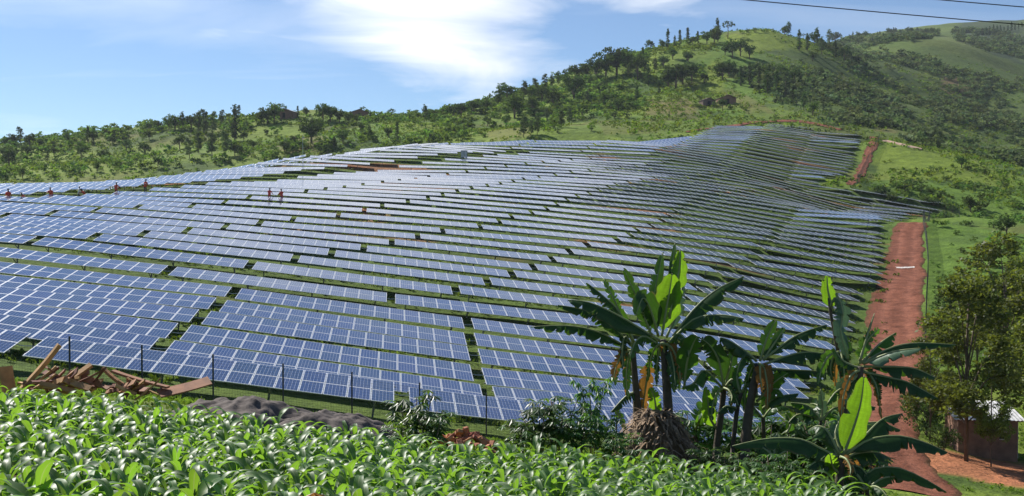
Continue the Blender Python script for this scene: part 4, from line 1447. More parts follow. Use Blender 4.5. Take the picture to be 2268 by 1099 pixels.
def banana_leaf(root, origin, px_pts, hw, D, mode='hang', tone='d', tear=0.5, dd=0.0, droop=50, petiole=0.12):
    """px_pts: the midrib as seen on the photograph, at distance D (+ dd towards the tip); hw: half width in pixels"""
    m = len(px_pts) - 1
    pts = [at(x_, y_, D + dd * (i / m)) for i, (x_, y_) in enumerate(px_pts)]
    N = 30
    C = spline(pts, N)
    hwm = hw * D / F_PX * (1.0 if mode == 'face' else 1.0 / max(.45, math.sin(R(droop) + .12)))
    hwm = min(hwm * (1.6 if mode == 'hang' else 1.1), 0.46)
    Lseg = sum((C[q + 1] - C[q]).length for q in range(N)) / N
    # groups of strips between tears, for each side
    V, F, UVc = [], [], []
    view = Vector((0, 1, 0))
    for side in (-1, 1):
        i = int(N * petiole)
        while i < N:
            g = N - i if tear <= 0 else max(1, int(random.expovariate(1.0) * 1.3 / tear + .7))
            j = min(N, i + g)
            jit = random.uniform(-1, 1) * tear * 34
            shr = 1 - random.random() * .40 * min(1, tear)
            lead = random.uniform(-.02, .05) * tear
            base = len(V)
            for q in range(i, j + 1):
                t = q / N
                tt = max(0.0, (t - petiole) / (1 - petiole))
                wd = hwm * (min(1, tt * 5.0 + .12) ** .7) * (max(0.0, 1 - tt ** 3.0)) ** .85 * shr * (1 + .07 * math.sin(tt * 23 + side * 2 + hw))
                T = (C[min(q + 1, N)] - C[max(q - 1, 0)]).normalized()
                if mode == 'face':
                    lat = T.cross(view).normalized()
                    nrm = lat.cross(T).normalized()
                    fold = R(18 + jit * .5)
                    s1 = lat * side * math.cos(fold) + nrm * math.sin(fold)
                    s2 = lat * side * math.cos(fold * .3) + nrm * math.sin(fold * .3) * .6
                else:
                    lat = T.cross(Vector((0, 0, 1)))
                    lat = lat.normalized() if lat.length > .15 else T.cross(view).normalized()
                    upv = lat.cross(T).normalized()
                    if upv.z < 0: upv = -upv
                    a1 = R(droop * .55 + jit * .4); a2 = R(min(95, droop * 1.25 + jit))
                    s1 = lat * side * math.cos(a1) - upv * math.sin(a1)
                    s2 = lat * side * math.cos(a2) - upv * math.sin(a2)
                e1 = C[q] + s1 * wd * .5 + T * lead * .5
                e2 = e1 + s2 * wd * .5 + T * (lead + wd * .10)
                if tear > 0 and q in (i, j) and j - i > 0:            # tears narrow the strip at its outer end
                    e2 = e2 + T * (.5 if q == i else -.5) * min(.09, .38 * (j - i) * Lseg) - s2 * wd * .10
                V += [C[q], e1, e2]
                UVc += [(0, t), (.5, t), (1, t)]
            for q in range(j - i):
                a = base + q * 3
                F += [(a, a + 1, a + 4, a + 3), (a + 1, a + 2, a + 5, a + 4)]
            i = j
    uv = [UVc[v] for f in F for v in f]
    lf = obj('leaf', mesh('banana_leaf', [v - origin for v in V], F, [BM[tone]], smooth=True, uvs=uv), root)
    b = MB()
    b.tube([c - origin for c in C[::3]], [.026 * (1 - .85 * k / 10) + .003 for k in range(len(C[::3]))], 5)
    obj('midrib', b.mesh('midrib', M_RIB, smooth=True), lf)
    return lf


def pseudostem(root, origin, px_pts, D, r0, r1, name='pseudostem', material=None):
    pts = [at(x_, y_, D) for x_, y_ in px_pts]
    foot = pts[0]
    g = gz(foot.x, foot.y)
    if foot.z > g - .1:
        pts.insert(0, Vector((foot.x, foot.y, g - .25)))
    C = spline(pts, 8)
    b = MB()
    b.tube([c - origin for c in C], [r0 + (r1 - r0) * k / 8 + random.uniform(-.006, .006) for k in range(9)], 9)
    return obj(name, b.mesh(name, material or M_PSEUDO, smooth=True), root)


def skirt(root, origin, px_, py_, D, n, lo=45, hi=110):
    """old leaves hanging down round the top of the stem"""
    for i in range(n):
        a = random.uniform(-1, 1)
        L = random.uniform(lo, hi)
        pts = [(px_, py_), (px_ + a * 24, py_ + L * .12), (px_ + a * 42, py_ + L * .55), (px_ + a * 44 + random.uniform(-6, 6), py_ + L)]
        banana_leaf(root, origin, pts, random.uniform(9, 15), D + random.uniform(-.25, .2), 'face', random.choice('dddoog'), random.uniform(.6, 1.0), random.uniform(-.5, .4))


def banana(base_px, D, label):
    p = at(*base_px, D)
    o = Vector((p.x, p.y, gz(p.x, p.y)))
    e = empty('banana_plant', o)
    tag(e, label, 'banana plant')
    return e, o


DA = 21.2
e, o = banana((1470, 1000), DA, 'tall banana plant with an upright glowing leaf, standing on the dry leaf heap')
pseudostem(e, o, [(1482, 985), (1480, 900), (1474, 820), (1468, 752)], DA, .125, .06)
skirt(e, o, 1468, 760, DA, 7)
for a in [([(1466, 745), (1476, 684), (1484, 640), (1489, 606)], 30, 'face', 'y', 0.05, -.1), ([(1482, 700), (1497, 632), (1505, 592), (1506, 554)], 21, 'face', 'y', .1, .1), ([(1483, 705), (1487, 620), (1495, 538)], 9, 'face', 'd', 0, .2),
          ([(1452, 735), (1449, 660), (1468, 560)], 18, 'face', 'd', .5, .3), ([(1444, 745), (1415, 672), (1382, 594)], 17, 'face', 'd', .6, -.2), ([(1458, 745), (1442, 690), (1424, 660), (1408, 700)], 24, 'face', 'd', .15, -.4),
          ([(1490, 745), (1540, 682), (1590, 640), (1648, 612)], 26, 'hang', 'd', .55, .2), ([(1486, 755), (1540, 706), (1600, 698), (1648, 706)], 22, 'hang', 'd', .8, -.7), ([(1462, 755), (1380, 705), (1310, 672), (1258, 664)], 24, 'hang', 'd', .45, .1),
          ([(1474, 770), (1500, 740), (1520, 755), (1526, 792)], 17, 'hang', 'g', .7, -.5), ([(1462, 768), (1428, 745), (1406, 760), (1396, 792)], 17, 'hang', 'g', .7, -.4), ([(1476, 748), (1500, 690), (1508, 650), (1512, 625)], 14, 'face', 'p', .4, .5),
          ([(1455, 930), (1450, 885), (1440, 858)], 14, 'face', 'y', .1, -.2), ([(1474, 790), (1490, 830), (1494, 870)], 12, 'face', 'g', .5, -.3)]:
    banana_leaf(e, o, a[0], a[1], DA, a[2], a[3], a[4], a[5], droop=66)
e, o = banana((1410, 990), DA + .6, 'banana plant with long torn leaves arching left and a hanging dead orange leaf')
DB = DA + .6
pseudostem(e, o, [(1412, 985), (1411, 900), (1406, 830), (1402, 775)], DB, .11, .055)
skirt(e, o, 1402, 775, DB, 5)
for a in [([(1404, 772), (1340, 706), (1290, 686), (1238, 676)], 20, 'hang', 'd', .7, -.2), ([(1402, 778), (1330, 738), (1260, 722), (1178, 724)], 19, 'hang', 'd', .9, -.4), ([(1408, 765), (1372, 692), (1336, 656), (1302, 628)], 18, 'hang', 'd', .9, .2),
          ([(1404, 765), (1362, 668), (1337, 617)], 12, 'face', 'g', .5, .4), ([(1440, 786), (1434, 830), (1426, 890), (1420, 945)], 17, 'face', 'o', .5, 0), ([(1408, 868), (1384, 880), (1352, 914)], 13, 'hang', 'd', .5, -.2),
          ([(1404, 775), (1385, 745), (1378, 780), (1380, 815)], 13, 'hang', 'd', .9, -.4), ([(1406, 770), (1430, 735), (1450, 745), (1462, 775)], 14, 'hang', 'g', .8, -.3), ([(1360, 905), (1375, 925), (1385, 955)], 9, 'face', 'g', .4, -.2)]:
    banana_leaf(e, o, a[0], a[1], DB, a[2], a[3], a[4], a[5], droop=68)
DC = 20.4
e, o = banana((1655, 1010), DC, 'banana plant with spread upright leaves growing between thinner stems')
pseudostem(e, o, [(1648, 1025), (1656, 930), (1668, 860), (1680, 806)], DC, .11, .065)
skirt(e, o, 1682, 806, DC, 9)
for a in [([(1683, 800), (1699, 748), (1719, 708)], 15, 'face', 'd', .4, 0), ([(1690, 798), (1718, 756), (1738, 726)], 12, 'face', 'd', .3, .2), ([(1690, 798), (1751, 751), (1791, 732), (1829, 720)], 17, 'hang', 'd', .6, .1), ([(1676, 800), (1648, 776), (1614, 754), (1596, 748)], 18, 'hang', 'd', .6, -.2),
          ([(1690, 808), (1765, 783), (1817, 783), (1880, 800)], 21, 'hang', 'd', .7, -.3), ([(1690, 815), (1751, 820), (1804, 822), (1846, 828)], 15, 'hang', 'd', .5, .3), ([(1685, 880), (1712, 850), (1745, 826)], 19, 'face', 'g', .2, -.2), ([(1690, 905), (1722, 880), (1768, 872)], 15, 'hang', 'd', .3, -.4),
          ([(1676, 890), (1700, 868), (1722, 862), (1738, 880)], 16, 'hang', 'y', .2, -.3), ([(1670, 812), (1655, 790), (1640, 800), (1632, 830)], 15, 'hang', 'g', .6, -.3)]:
    banana_leaf(e, o, a[0], a[1], DC, a[2], a[3], a[4], a[5], droop=64)
e, o = banana((1590, 1005), DC + .5, 'banana plant with a big drooping green leaf and a small bright young leaf')
DD = DC + .5
pseudostem(e, o, [(1585, 1015), (1592, 950), (1599, 900), (1603, 858)], DD, .08, .055)
skirt(e, o, 1604, 860, DD, 5, 35, 80)
for a in [([(1603, 862), (1592, 800), (1572, 765), (1552, 750)], 24, 'face', 'd', .3, -.2), ([(1600, 860), (1560, 820), (1535, 850), (1512, 856)], 16, 'hang', 'g', .2, -.5), ([(1515, 860), (1522, 800), (1536, 760), (1545, 745)], 24, 'face', 'g', .15, -.3), ([(1588, 950), (1572, 925), (1568, 890), (1562, 856)], 15, 'face', 'y', .1, -.3),
          ([(1604, 860), (1618, 810), (1625, 775)], 18, 'face', 'd', .4, .2), ([(1604, 862), (1622, 840), (1640, 860), (1648, 900)], 14, 'hang', 'd', .5, -.2)]:
    banana_leaf(e, o, a[0], a[1], DD, a[2], a[3], a[4], a[5], droop=60)
e, o = banana((1625, 1012), DC + .2, 'thin young banana stem with few leaves beside the spread banana plant')
pseudostem(e, o, [(1621, 1018), (1627, 950), (1634, 900), (1642, 870)], DC + .2, .055, .035)
for a in [([(1642, 872), (1660, 838), (1672, 850), (1678, 880)], 12, 'hang', 'g', .4, -.2), ([(1640, 872), (1632, 835), (1640, 805)], 12, 'face', 'g', .3, .2), ([(1634, 905), (1608, 900), (1590, 915)], 11, 'hang', 'd', .3, -.2)]:
    banana_leaf(e, o, a[0], a[1], DC + .2, a[2], a[3], a[4], a[5])
e, o = banana((1692, 1000), DC + 1.0, 'forked dark banana sucker standing right of the spread banana plant')
pseudostem(e, o, [(1692, 995), (1691, 950), (1690, 925)], DC + 1.0, .05, .035)
for a in [([(1690, 928), (1672, 905), (1660, 885)], 10, 'hang', 'd', .3, 0), ([(1690, 928), (1708, 905), (1728, 898), (1748, 905)], 13, 'hang', 'g', .3, -.2), ([(1690, 928), (1700, 890), (1716, 870)], 14, 'face', 'g', .2, .2)]:
    banana_leaf(e, o, a[0], a[1], DC + 1.0, a[2], a[3], a[4], a[5])
DE = 18.6
e, o = banana((1884, 1040), DE + .9, 'banana plant with long glossy leaves spreading towards the red track')
DF = DE + .9
pseudostem(e, o, [(1888, 1040), (1894, 960), (1900, 880), (1906, 812)], DF, .095, .055)
skirt(e, o, 1906, 820, DF, 8)
for a in [([(1912, 806), (1976, 780), (2040, 771)], 15, 'hang', 'p', .15, -.5), ([(1914, 803), (1970, 772), (2030, 760), (2118, 764)], 15, 'hang', 'd', .25, .2), ([(1912, 812), (1989, 813), (2030, 818), (2074, 838)], 20, 'hang', 'd', .5, 0), ([(1912, 824), (1976, 838), (2016, 849), (2076, 882)], 24, 'hang', 'd', .75, -.4),
          ([(1904, 806), (1918, 759), (1945, 729)], 16, 'face', 'g', .6, .2), ([(1908, 804), (1948, 762), (1982, 738)], 17, 'hang', 'g', .6, .4), ([(1902, 815), (1868, 800), (1846, 770)], 12, 'hang', 'd', .5, .1),
          ([(1900, 830), (1872, 850), (1868, 880), (1862, 915)], 17, 'face', 'p', .6, -.3), ([(1900, 830), (1880, 850), (1850, 870), (1832, 895)], 13, 'hang', 'g', .6, -.3), ([(1904, 800), (1922, 740), (1937, 694)], 3, 'face', 'd', 0, .2)]:
    banana_leaf(e, o, a[0], a[1], DF, a[2], a[3], a[4], a[5], droop=62)
e, o = banana((1868, 1010), DE + 1.6, 'leaning banana stem carrying a bright tip leaf and pale wax-coated hanging leaves')
DG = DE + 1.6
pseudostem(e, o, [(1872, 1020), (1872, 900), (1858, 790), (1843, 715), (1835, 660)], DG, .07, .02)
skirt(e, o, 1858, 780, DG, 6, 40, 90)
for a in [([(1845, 690), (1834, 643), (1832, 610)], 15, 'face', 'y', .1, 0), ([(1852, 650), (1866, 690), (1862, 738), (1878, 796)], 19, 'face', 'p', .45, -.3), ([(1850, 740), (1872, 760), (1880, 800)], 15, 'face', 'd', .5, -.1), ([(1838, 680), (1850, 660), (1862, 672), (1868, 700)], 10, 'hang', 'p', .5, -.2)]:
    banana_leaf(e, o, a[0], a[1], DG, a[2], a[3], a[4], a[5])
e, o = banana((1862, 1075), DE - 1.0, 'low banana plant at the maize edge with one big upright sunlit yellow-green leaf')
DH = DE - 1.0
pseudostem(e, o, [(1858, 1085), (1861, 1045), (1863, 1010)], DH, .085, .055)
skirt(e, o, 1862, 1012, DH, 5, 30, 60)
for a in [([(1866, 1012), (1889, 952), (1907, 891), (1914, 832)], 30, 'face', 'y', .05, -.1), ([(1856, 1012), (1820, 995), (1771, 973), (1698, 972), (1622, 988)], 25, 'hang', 'd', .35, .1), ([(1860, 1008), (1832, 955), (1810, 944), (1790, 954)], 24, 'hang', 'd', .35, .3), ([(1870, 1008), (1916, 965), (1955, 928), (1998, 916)], 24, 'hang', 'd', .4, .3),
          ([(1870, 1010), (1926, 974), (1992, 966), (2053, 982), (2098, 1002)], 24, 'hang', 'd', .25, -.2), ([(1872, 1050), (1900, 1065), (1938, 1038), (1992, 1037), (2053, 1064), (2096, 1090)], 20, 'hang', 'g', .5, -.6), ([(1860, 1050), (1845, 1035), (1838, 1005)], 19, 'face', 'y', .1, -.3),
          ([(1858, 1015), (1842, 985), (1822, 975)], 17, 'face', 'g', .1, .2), ([(1870, 1015), (1899, 1004), (1940, 1002), (1972, 1015)], 20, 'hang', 'd', .4, .2), ([(1872, 1030), (1905, 1035), (1925, 1060)], 18, 'hang', 'd', .3, -.2), ([(1850, 1030), (1815, 1020), (1790, 1035)], 17, 'hang', 'd', .3, -.2), ([(1862, 1000), (1850, 960), (1862, 925)], 18, 'face', 'p', .4, .4)]:
    banana_leaf(e, o, a[0], a[1], DH, a[2], a[3], a[4], a[5], droop=60)
e, o = banana((1812, 1010), DE + 2.2, 'small banana plant with split pale leaves behind the low banana plant')
DI = DE + 2.2
pseudostem(e, o, [(1815, 1000), (1816, 960), (1818, 930)], DI, .05, .03)
for a in [([(1818, 935), (1822, 900), (1817, 862)], 13, 'face', 'p', .6, .1), ([(1818, 932), (1790, 900), (1752, 892)], 15, 'hang', 'g', .6, -.1), ([(1820, 932), (1845, 905), (1870, 900)], 13, 'hang', 'g', .5, .1), ([(1816, 930), (1770, 918), (1745, 938)], 14, 'hang', 'd', .6, -.2), ([(1742, 960), (1752, 935), (1740, 915)], 12, 'face', 'g', .4, .2)]:
    banana_leaf(e, o, a[0], a[1], DI, a[2], a[3], a[4], a[5])


def wild_banana(px_, py_, D, h, n, label):
    e, o = banana((px_, py_), D, label)
    top = o + Vector((random.uniform(-.1, .1), 0, h * .5))
    b = MB(); b.tube([Vector((0, 0, -.2)), (top - o) * .6, top - o], [.06, .05, .03], 8)
    obj('pseudostem', b.mesh('pseudostem', M_PSEUDO, smooth=True), e)
    for i in range(n):
        a = i * 2.4 + random.uniform(-.3, .3)
        L = h * random.uniform(.5, .75); up = random.uniform(.35, 1.2)
        q = [top + Vector((math.cos(a) * L * t * math.cos(up), math.sin(a) * L * t * .6, L * (t * math.sin(up) - .55 * t * t))) for t in (0, .35, .7, 1.0)]
        banana_leaf(e, o, [project(v) for v in q], random.uniform(13, 19), (D + q[1].y) / 2, random.choice(('hang', 'hang', 'face')), random.choice('ddgg'), random.uniform(.3, .8), q[-1].y - top.y)


wild_banana(1745, 1000, 22.5, 2.2, 7, 'bushy young banana plant between the spread banana and the low banana plant')
wild_banana(1785, 985, 24.0, 2.6, 7, 'young banana plant with dark tangled leaves in front of the panel row ends')
wild_banana(1840, 1000, 23.0, 2.8, 8, 'crowded young banana plant behind the leaning banana stem')
wild_banana(1545, 1000, 22.5, 1.8, 6, 'short banana sucker right of the dry leaf heap')
wild_banana(1720, 1040, 19.0, 1.3, 6, 'low banana sucker at the edge of the maize')
wild_banana(1930, 1085, 17.2, 1.2, 5, 'low banana sucker beside the low banana plant')
wild_banana(1905, 1000, 21.5, 2.0, 6, 'dark leafy banana plant beside the red track')


# heap of dry leaves round the foot of the tall banana plants
def lump(name, c, rx, ry, rz, material, seed, amp=.25, nu=26, nv=10, parent=None, sag=1.0, skirt=.35, fine=0.0, pw=1.7):
    """a heap lying on the ground: height falls off to its rim, uneven surface"""
    V, F = [], []
    for i in range(nv + 1):
        t = i / nv
        for k in range(nu):
            a = 2 * math.pi * k / nu
            wob = 1 + amp * (float(vnoise(math.cos(a) * 3 + seed, math.sin(a) * 3, 1.2, seed, 3)) - .5) * 2
            x_, y_ = c[0] + math.cos(a) * rx * t * wob, c[1] + math.sin(a) * ry * t * wob
            h = rz * (1 - t ** pw) ** sag + amp * rz * (float(vnoise(x_, y_, .5, seed + 3, 3)) - .5) * (1 - t)
            h += fine * (float(vnoise(x_, y_, .22, seed + 8, 3)) - .5)
            V.append((x_, y_, gz(x_, y_) + h - skirt * t ** 6))
    for i in range(nv):
        for k in range(nu):
            k2 = (k + 1) % nu
            F.append((i * nu + k, (i + 1) * nu + k, (i + 1) * nu + k2, i * nu + k2))
    return obj(name, mesh(name, V, F, [material], smooth=True), parent)


c = at(1455, 985, DA)
hp = empty('dry_leaf_heap', (c.x, c.y, gz(c.x, c.y)))
tag(hp, 'heap of brown dry banana leaves round the foot of the tall banana plants', 'leaf heap')
m_ = lump('mound', (c.x, c.y), .78, .7, 1.0, M_DRY, 4, .35, parent=hp, pw=2.6, sag=.8)
m_.location = -Vector(hp.location)
rs = np.random.default_rng(31)
V, F, nvv = [], [], 0
for i in range(700):
    a = rs.uniform(0, 6.28); t = rs.random() ** .6
    x_, y_ = c.x + math.cos(a) * .74 * t, c.y + math.sin(a) * .7 * t
    z_ = gz(x_, y_) + 1.02 * (1 - t ** 2.6) ** .8 + rs.uniform(-.02, .07)
    d = Vector((math.cos(a + rs.normal(0, .8)), math.sin(a + rs.normal(0, .8)), rs.uniform(-1.1, .3))).normalized()
    lat = d.cross(Vector((0, 0, 1))).normalized()
    L, w_ = rs.uniform(.12, .38), rs.uniform(.008, .03)
    p = Vector((x_, y_, z_))
    q = p + d * L * .5 + Vector((0, 0, rs.uniform(0, .05))); r_ = p + d * L - Vector((0, 0, rs.uniform(0, .08)))
    V += [p - lat * w_, p + lat * w_, q - lat * w_, q + lat * w_, r_ - lat * w_ * .4, r_ + lat * w_ * .4]
    F += [(nvv, nvv + 1, nvv + 3, nvv + 2), (nvv + 2, nvv + 3, nvv + 5, nvv + 4)]
    nvv += 6
M_DRY2 = principled('dry_straw', (0.26, 0.18, 0.11), 0.9, var=0.5, scale=6)
st_ = obj('dry_leaves', mesh('dry_leaves', [v - Vector(hp.location) for v in V], F, [M_DRY2]), hp)
tag(st_, kind='stuff')


# ------------------------------------------------------------------ cassava and other garden plants behind the maize
def cassava_mesh(seed, h, n, leafm, r=.45, ls=.17):
    rs = np.random.default_rng(seed)
    V, F, K = [], [], []
    b = MB()
    stems = []
    for k in range(4):
        a = k * 1.7 + rs.uniform(-.3, .3)
        top = (math.cos(a) * r * .7, math.sin(a) * r * .7, h * rs.uniform(.7, 1))
        b.tube([(0, 0, -.1), (top[0] * .4, top[1] * .4, top[2] * .5), top], [.016, .012, .006], 5)
        stems.append(top)
    for i in range(n):
        s_ = stems[i % 4]; t = rs.uniform(.45, 1.02)
        base = Vector((s_[0] * t, s_[1] * t, s_[2] * t))
        a = rs.uniform(0, 6.28)
        pet = base + Vector((math.cos(a), math.sin(a), rs.uniform(-.2, .5))) * rs.uniform(.1, .22)
        k_ = rs.uniform(.75, 1.25)
        for q in range(7):
            an = a + (q - 3) * .62
            d = Vector((math.cos(an), math.sin(an), rs.uniform(-.75, -.1))).normalized()
            lat = d.cross(Vector((0, 0, 1))).normalized()
            L = ls * rs.uniform(.8, 1.15); w_ = L * .15
            i0 = len(V)
            V += [pet, pet + d * L * .5 + lat * w_, pet + d * L - Vector((0, 0, L * .12)), pet + d * L * .5 - lat * w_]
            F.append((i0, i0 + 1, i0 + 2, i0 + 3)); K += [k_] * 4
    K = np.array(K)
    return b.mesh('stem', M_BARK, smooth=True), mesh('foliage', V, F, [leafm], cols=np.stack([K, K, K], 1))


M_CASS = leaf_mat('cassava_leaf', (0.055, 0.125, 0.03), (0.16, 0.32, 0.03), tw=.38, attr=True, rough=.4, spec=.5)
M_CASSR = leaf_mat('cassava_leaf_red', (0.16, 0.075, 0.035), (0.35, 0.14, 0.04), tw=.35, attr=True, rough=.4)
CASS = [cassava_mesh(60 + i, 1.15, 60, M_CASS) for i in range(3)]
CASSR = cassava_mesh(70, .95, 34, M_CASSR, .3, .2)
for px_, py_, Y_, sc, lab, v in [
        (925, 975, 19.5, 1.05, 'leafy cassava bush in front of the gap in the front panel row', 0), (955, 985, 19.0, .8, 'lower cassava bush left of the orange brick heap', 1), (890, 975, 19.0, .6, 'small cassava bush beside the end of the grey sand heap', 2),
        (1195, 1000, 19.5, 1.0, 'wide cassava bush before the solar panels', 1), (1235, 1000, 19.8, 1.05, 'dense cassava bush with drooping leaves in front of the lowest panels', 2), (1275, 1005, 19.6, .9, 'cassava bush growing against the thin cassava plant', 0), (1160, 1000, 19.2, .7, 'low cassava bush right of the brick heap', 2),
        (1312, 1010, 20.2, 1.35, 'thin upright cassava plant standing out against the blue panels', 1), (1345, 1010, 19.8, .8, 'cassava plant at the left foot of the dry leaf heap', 0), (1380, 1020, 19.0, .6, 'small cassava plant in front of the dry leaf heap', 1),
        (1745, 1040, 18.2, .75, 'cassava plant among maize below the arching banana leaf', 0), (1710, 1050, 17.9, .7, 'low cassava plant under the banana stems', 2), (1770, 1060, 17.6, .6, 'cassava seedling beside the low banana plant', 1)]:
    p = at(px_, py_, Y_)
    e = empty('cassava_plant', (p.x, p.y, gz(p.x, p.y)))
    nar = .55 if sc > 1.3 else 1.15
    e.scale = (sc * nar, sc * nar, sc); e.rotation_euler.z = random.uniform(0, 6)
    tag(e, lab, 'cassava', 'cassava plants behind the maize')
    obj('stem', CASS[v][0], e); obj('foliage', CASS[v][1], e)
for px_, Y_, sc in [(1528, 23, 1.1), (1560, 22.5, 1.0), (1632, 22.5, 1.2), (1705, 22, 1.2), (1735, 22.5, 1.4), (1768, 22, 1.3), (1800, 21.5, 1.3), (1828, 21, 1.4), (1880, 20.5, 1.3), (1905, 19.2, .9), (1690, 18.6, .6), (1655, 18.8, .6), (1600, 19.2, .55), (1560, 19.6, .5), (1795, 18.0, .6), (1825, 17.4, .5)]:
    p = at(px_, 1000, Y_)
    e = empty('cassava_plant', (p.x, p.y, gz(p.x, p.y)))
    e.scale = (sc * 1.2, sc * 1.2, sc); e.rotation_euler.z = random.uniform(0, 6)
    tag(e, 'green cassava bush filling the space between the banana stems', 'cassava', 'cassava among the banana stems')
    v = random.randrange(3)
    obj('stem', CASS[v][0], e); obj('foliage', CASS[v][1], e)
p = at(680, 1095, 8.4)
e = empty('cassava_plant', (p.x, p.y, gz(p.x, p.y)))
e.scale = (.75, .75, .85)
tag(e, 'cassava plant with reddish drooping leaves standing in the maize', 'cassava')
obj('stem', CASSR[0], e); obj('foliage', CASSR[1], e)


# ------------------------------------------------------------------ trees near the house and the dark bush
M_OL = M_LEAF_OLIVE
THIN = [make_kind('thin', 610 + i, 10, 620, 18, 0.20, M_OL, 7) for i in range(3)]
for px_, py_, Y_, h, lab, v, wd in [(2140, 1045, 57, 9.8, 'feathery olive-green tree with a thin trunk in front of the small house', 0, 1.35), (2060, 985, 62, 6.0, 'low feathery tree left of the small house', 1, 1.1), (2225, 900, 74, 10.5, 'tall feathery tree with yellowish leaves behind the small house', 1, 1.4),
                                    (2195, 1035, 56.5, 5.2, 'slender young feathery tree before the wall of the small house', 2, .95), (2290, 960, 66, 10.0, 'feathery tree right of the small house', 2, 1.2), (2165, 830, 82, 7.5, 'smaller feathery tree on the slope behind the small house', 2, 1.3), (2255, 780, 92, 8.5, 'feathery tree up the slope above the house', 0, 1.3), (2100, 860, 80, 5.0, 'young feathery tree beside the track fence', 1, 1.3)]:
    p = at(px_, py_, Y_)
    e = empty('feathery_tree', (p.x, p.y, gz(p.x, p.y)))
    s = h / 10
    e.scale = (s * wd, s * wd, s); e.rotation_euler.z = random.uniform(0, 6.28)
    tag(e, lab, 'tree', 'feathery trees round the house')
    obj('trunk', THIN[v][0], e); obj('crown', THIN[v][1], e)
DK = make_kind('shrub', 640, 3, 60, 22, 0.22, M_LEAF_DARK)
for px_, py_, h, lab in [(2052, 965, 2.6, 'dark dense bush by the path to the small house'), (2030, 930, 2.0, 'dark low bush beside the red track under the banana leaves'), (2105, 700, 2.9, 'round very dark bush outside the track fence'), (2090, 1000, 1.6, 'dark bush against the left wall of the small house')]:
    p = hit(px_, py_)
    e = empty('dark_bush', p)
    e.scale = (h / 3 * 1.1, h / 3 * 1.1, h / 3)
    tag(e, lab, 'bush')
    obj('trunk', DK[0], e); obj('crown', DK[1], e)

# ------------------------------------------------------------------ small house, farm sheds
M_MUD = principled('mud_brick_wall', (0.21, 0.115, 0.075), 0.92, var=0.3, scale=2.5, bump=0.5, bscale=12)
M_TIN = principled('pale_metal_sheet', (0.62, 0.61, 0.59), 0.45, metal=0.35, var=0.35, scale=1.6)
M_TIN_OLD = principled('rusty_metal_sheet', (0.13, 0.085, 0.065), 0.7, metal=0.2, var=0.3, scale=1)
M_DARK = principled('dark_opening', (0.02, 0.018, 0.016), 0.9)
M_WOOD = principled('plank_wood', (0.34, 0.165, 0.07), 0.8, var=0.4, scale=3, bump=0.3, bscale=25, objvar=0.55)


def corrugated(b, x0, x1, y0, y1, z0, z1, n, amp=.018, th=.012):
    """ridged sheet rising from y0 to y1"""
    i0 = len(b.v)
    for i in range(n * 4 + 1):
        t = i / (n * 4); x_ = x0 + (x1 - x0) * t
        dz = amp * math.cos(i * math.pi / 2)
        for k in (0, 1):
            b.v.append(Vector((x_, (y0, y1)[k], (z0, z1)[k] + dz)))
            b.v.append(Vector((x_, (y0, y1)[k], (z0, z1)[k] + dz - th)))
    for i in range(n * 4):
        a = i0 + i * 4; c = a + 4
        for q in ((a, c, c + 2, a + 2), (a + 1, a + 3, c + 3, c + 1), (a, a + 1, c + 1, c), (a + 2, c + 2, c + 3, a + 3)):
            b.f.append(q); b.m.append(0)


p = at(2171, 1005, 61.5)
hx, hy, hz = p.x, p.y, gz(p.x, p.y)
HW, HD, HH = 3.2, 2.6, 2.15
house = empty('small_house', (hx, hy, hz))
house.rotation_euler.z = R(-6)
tag(house, 'small brown mud-walled house with a pale metal roof under the feathery trees', 'house')
b = MB()
wx0, wx1, wz0, wz1 = .62, 1.02, 1.05, 1.5                     # vent opening in the front wall
t_ = .18
for (a0, a1, z0, z1) in ((-HW / 2, wx0, -.5, HH), (wx1, HW / 2, -.5, HH), (wx0, wx1, -.5, wz0), (wx0, wx1, wz1, HH)):
    b.box(((a0 + a1) / 2, -HD / 2 + t_ / 2, (z0 + z1) / 2), (a1 - a0, t_, z1 - z0))
b.box((-HW / 2 + t_ / 2, 0, (HH - .5) / 2), (t_, HD - 2 * t_ - .004, HH + .5))
b.box((HW / 2 - t_ / 2, 0, (HH - .5) / 2), (t_, HD - 2 * t_ - .004, HH + .5))
b.box((0, HD / 2 - t_ / 2, (HH - .5) / 2), (HW, t_, HH + .5))
b.build('wall', M_MUD, house)
b = MB(); corrugated(b, -HW / 2 - .3, HW / 2 + .3, -HD / 2 - .35, HD / 2 + .3, HH + .04, HH + .62, 18)
rf = b.build('roof', M_TIN, house)
b = MB(); b.box((0, -HD / 2 - .1, HH - .01), (HW + .4, .06, .08)); b.box((0, HD / 2 + .05, HH + .50), (HW + .4, .06, .08))
b.build('beam', M_WOOD, rf)
b = MB()
for k in range(3): b.box((-HW / 2 + .09 + k * (HW - .18) / 2, HD / 2 - .09, HH + .24), (.09, .09, .5))
b.build('roof_post', M_WOOD, rf)
b = MB(); b.box(((wx0 + wx1) / 2, -HD / 2 + t_ * .6, (wz0 + wz1) / 2), (wx1 - wx0 + .06, .03, wz1 - wz0 + .06))
vn = b.build('window', M_DARK, house)
b = MB()
for q in ((0, wz0 + .02), (0, wz1 - .02)): b.box(((wx0 + wx1) / 2, -HD / 2 + .01, q[1]), (wx1 - wx0, .05, .04))
b.build('window_frame', M_TIN, vn)
b = MB(); b.box((HW / 2 + .05, -HD / 2 + .2, 1.05), (.05, .06, 2.1)); b.box((HW / 2 + .05, HD / 2 - .2, 1.05), (.05, .06, 2.1)); b.build('corner_post', M_TIN, house)


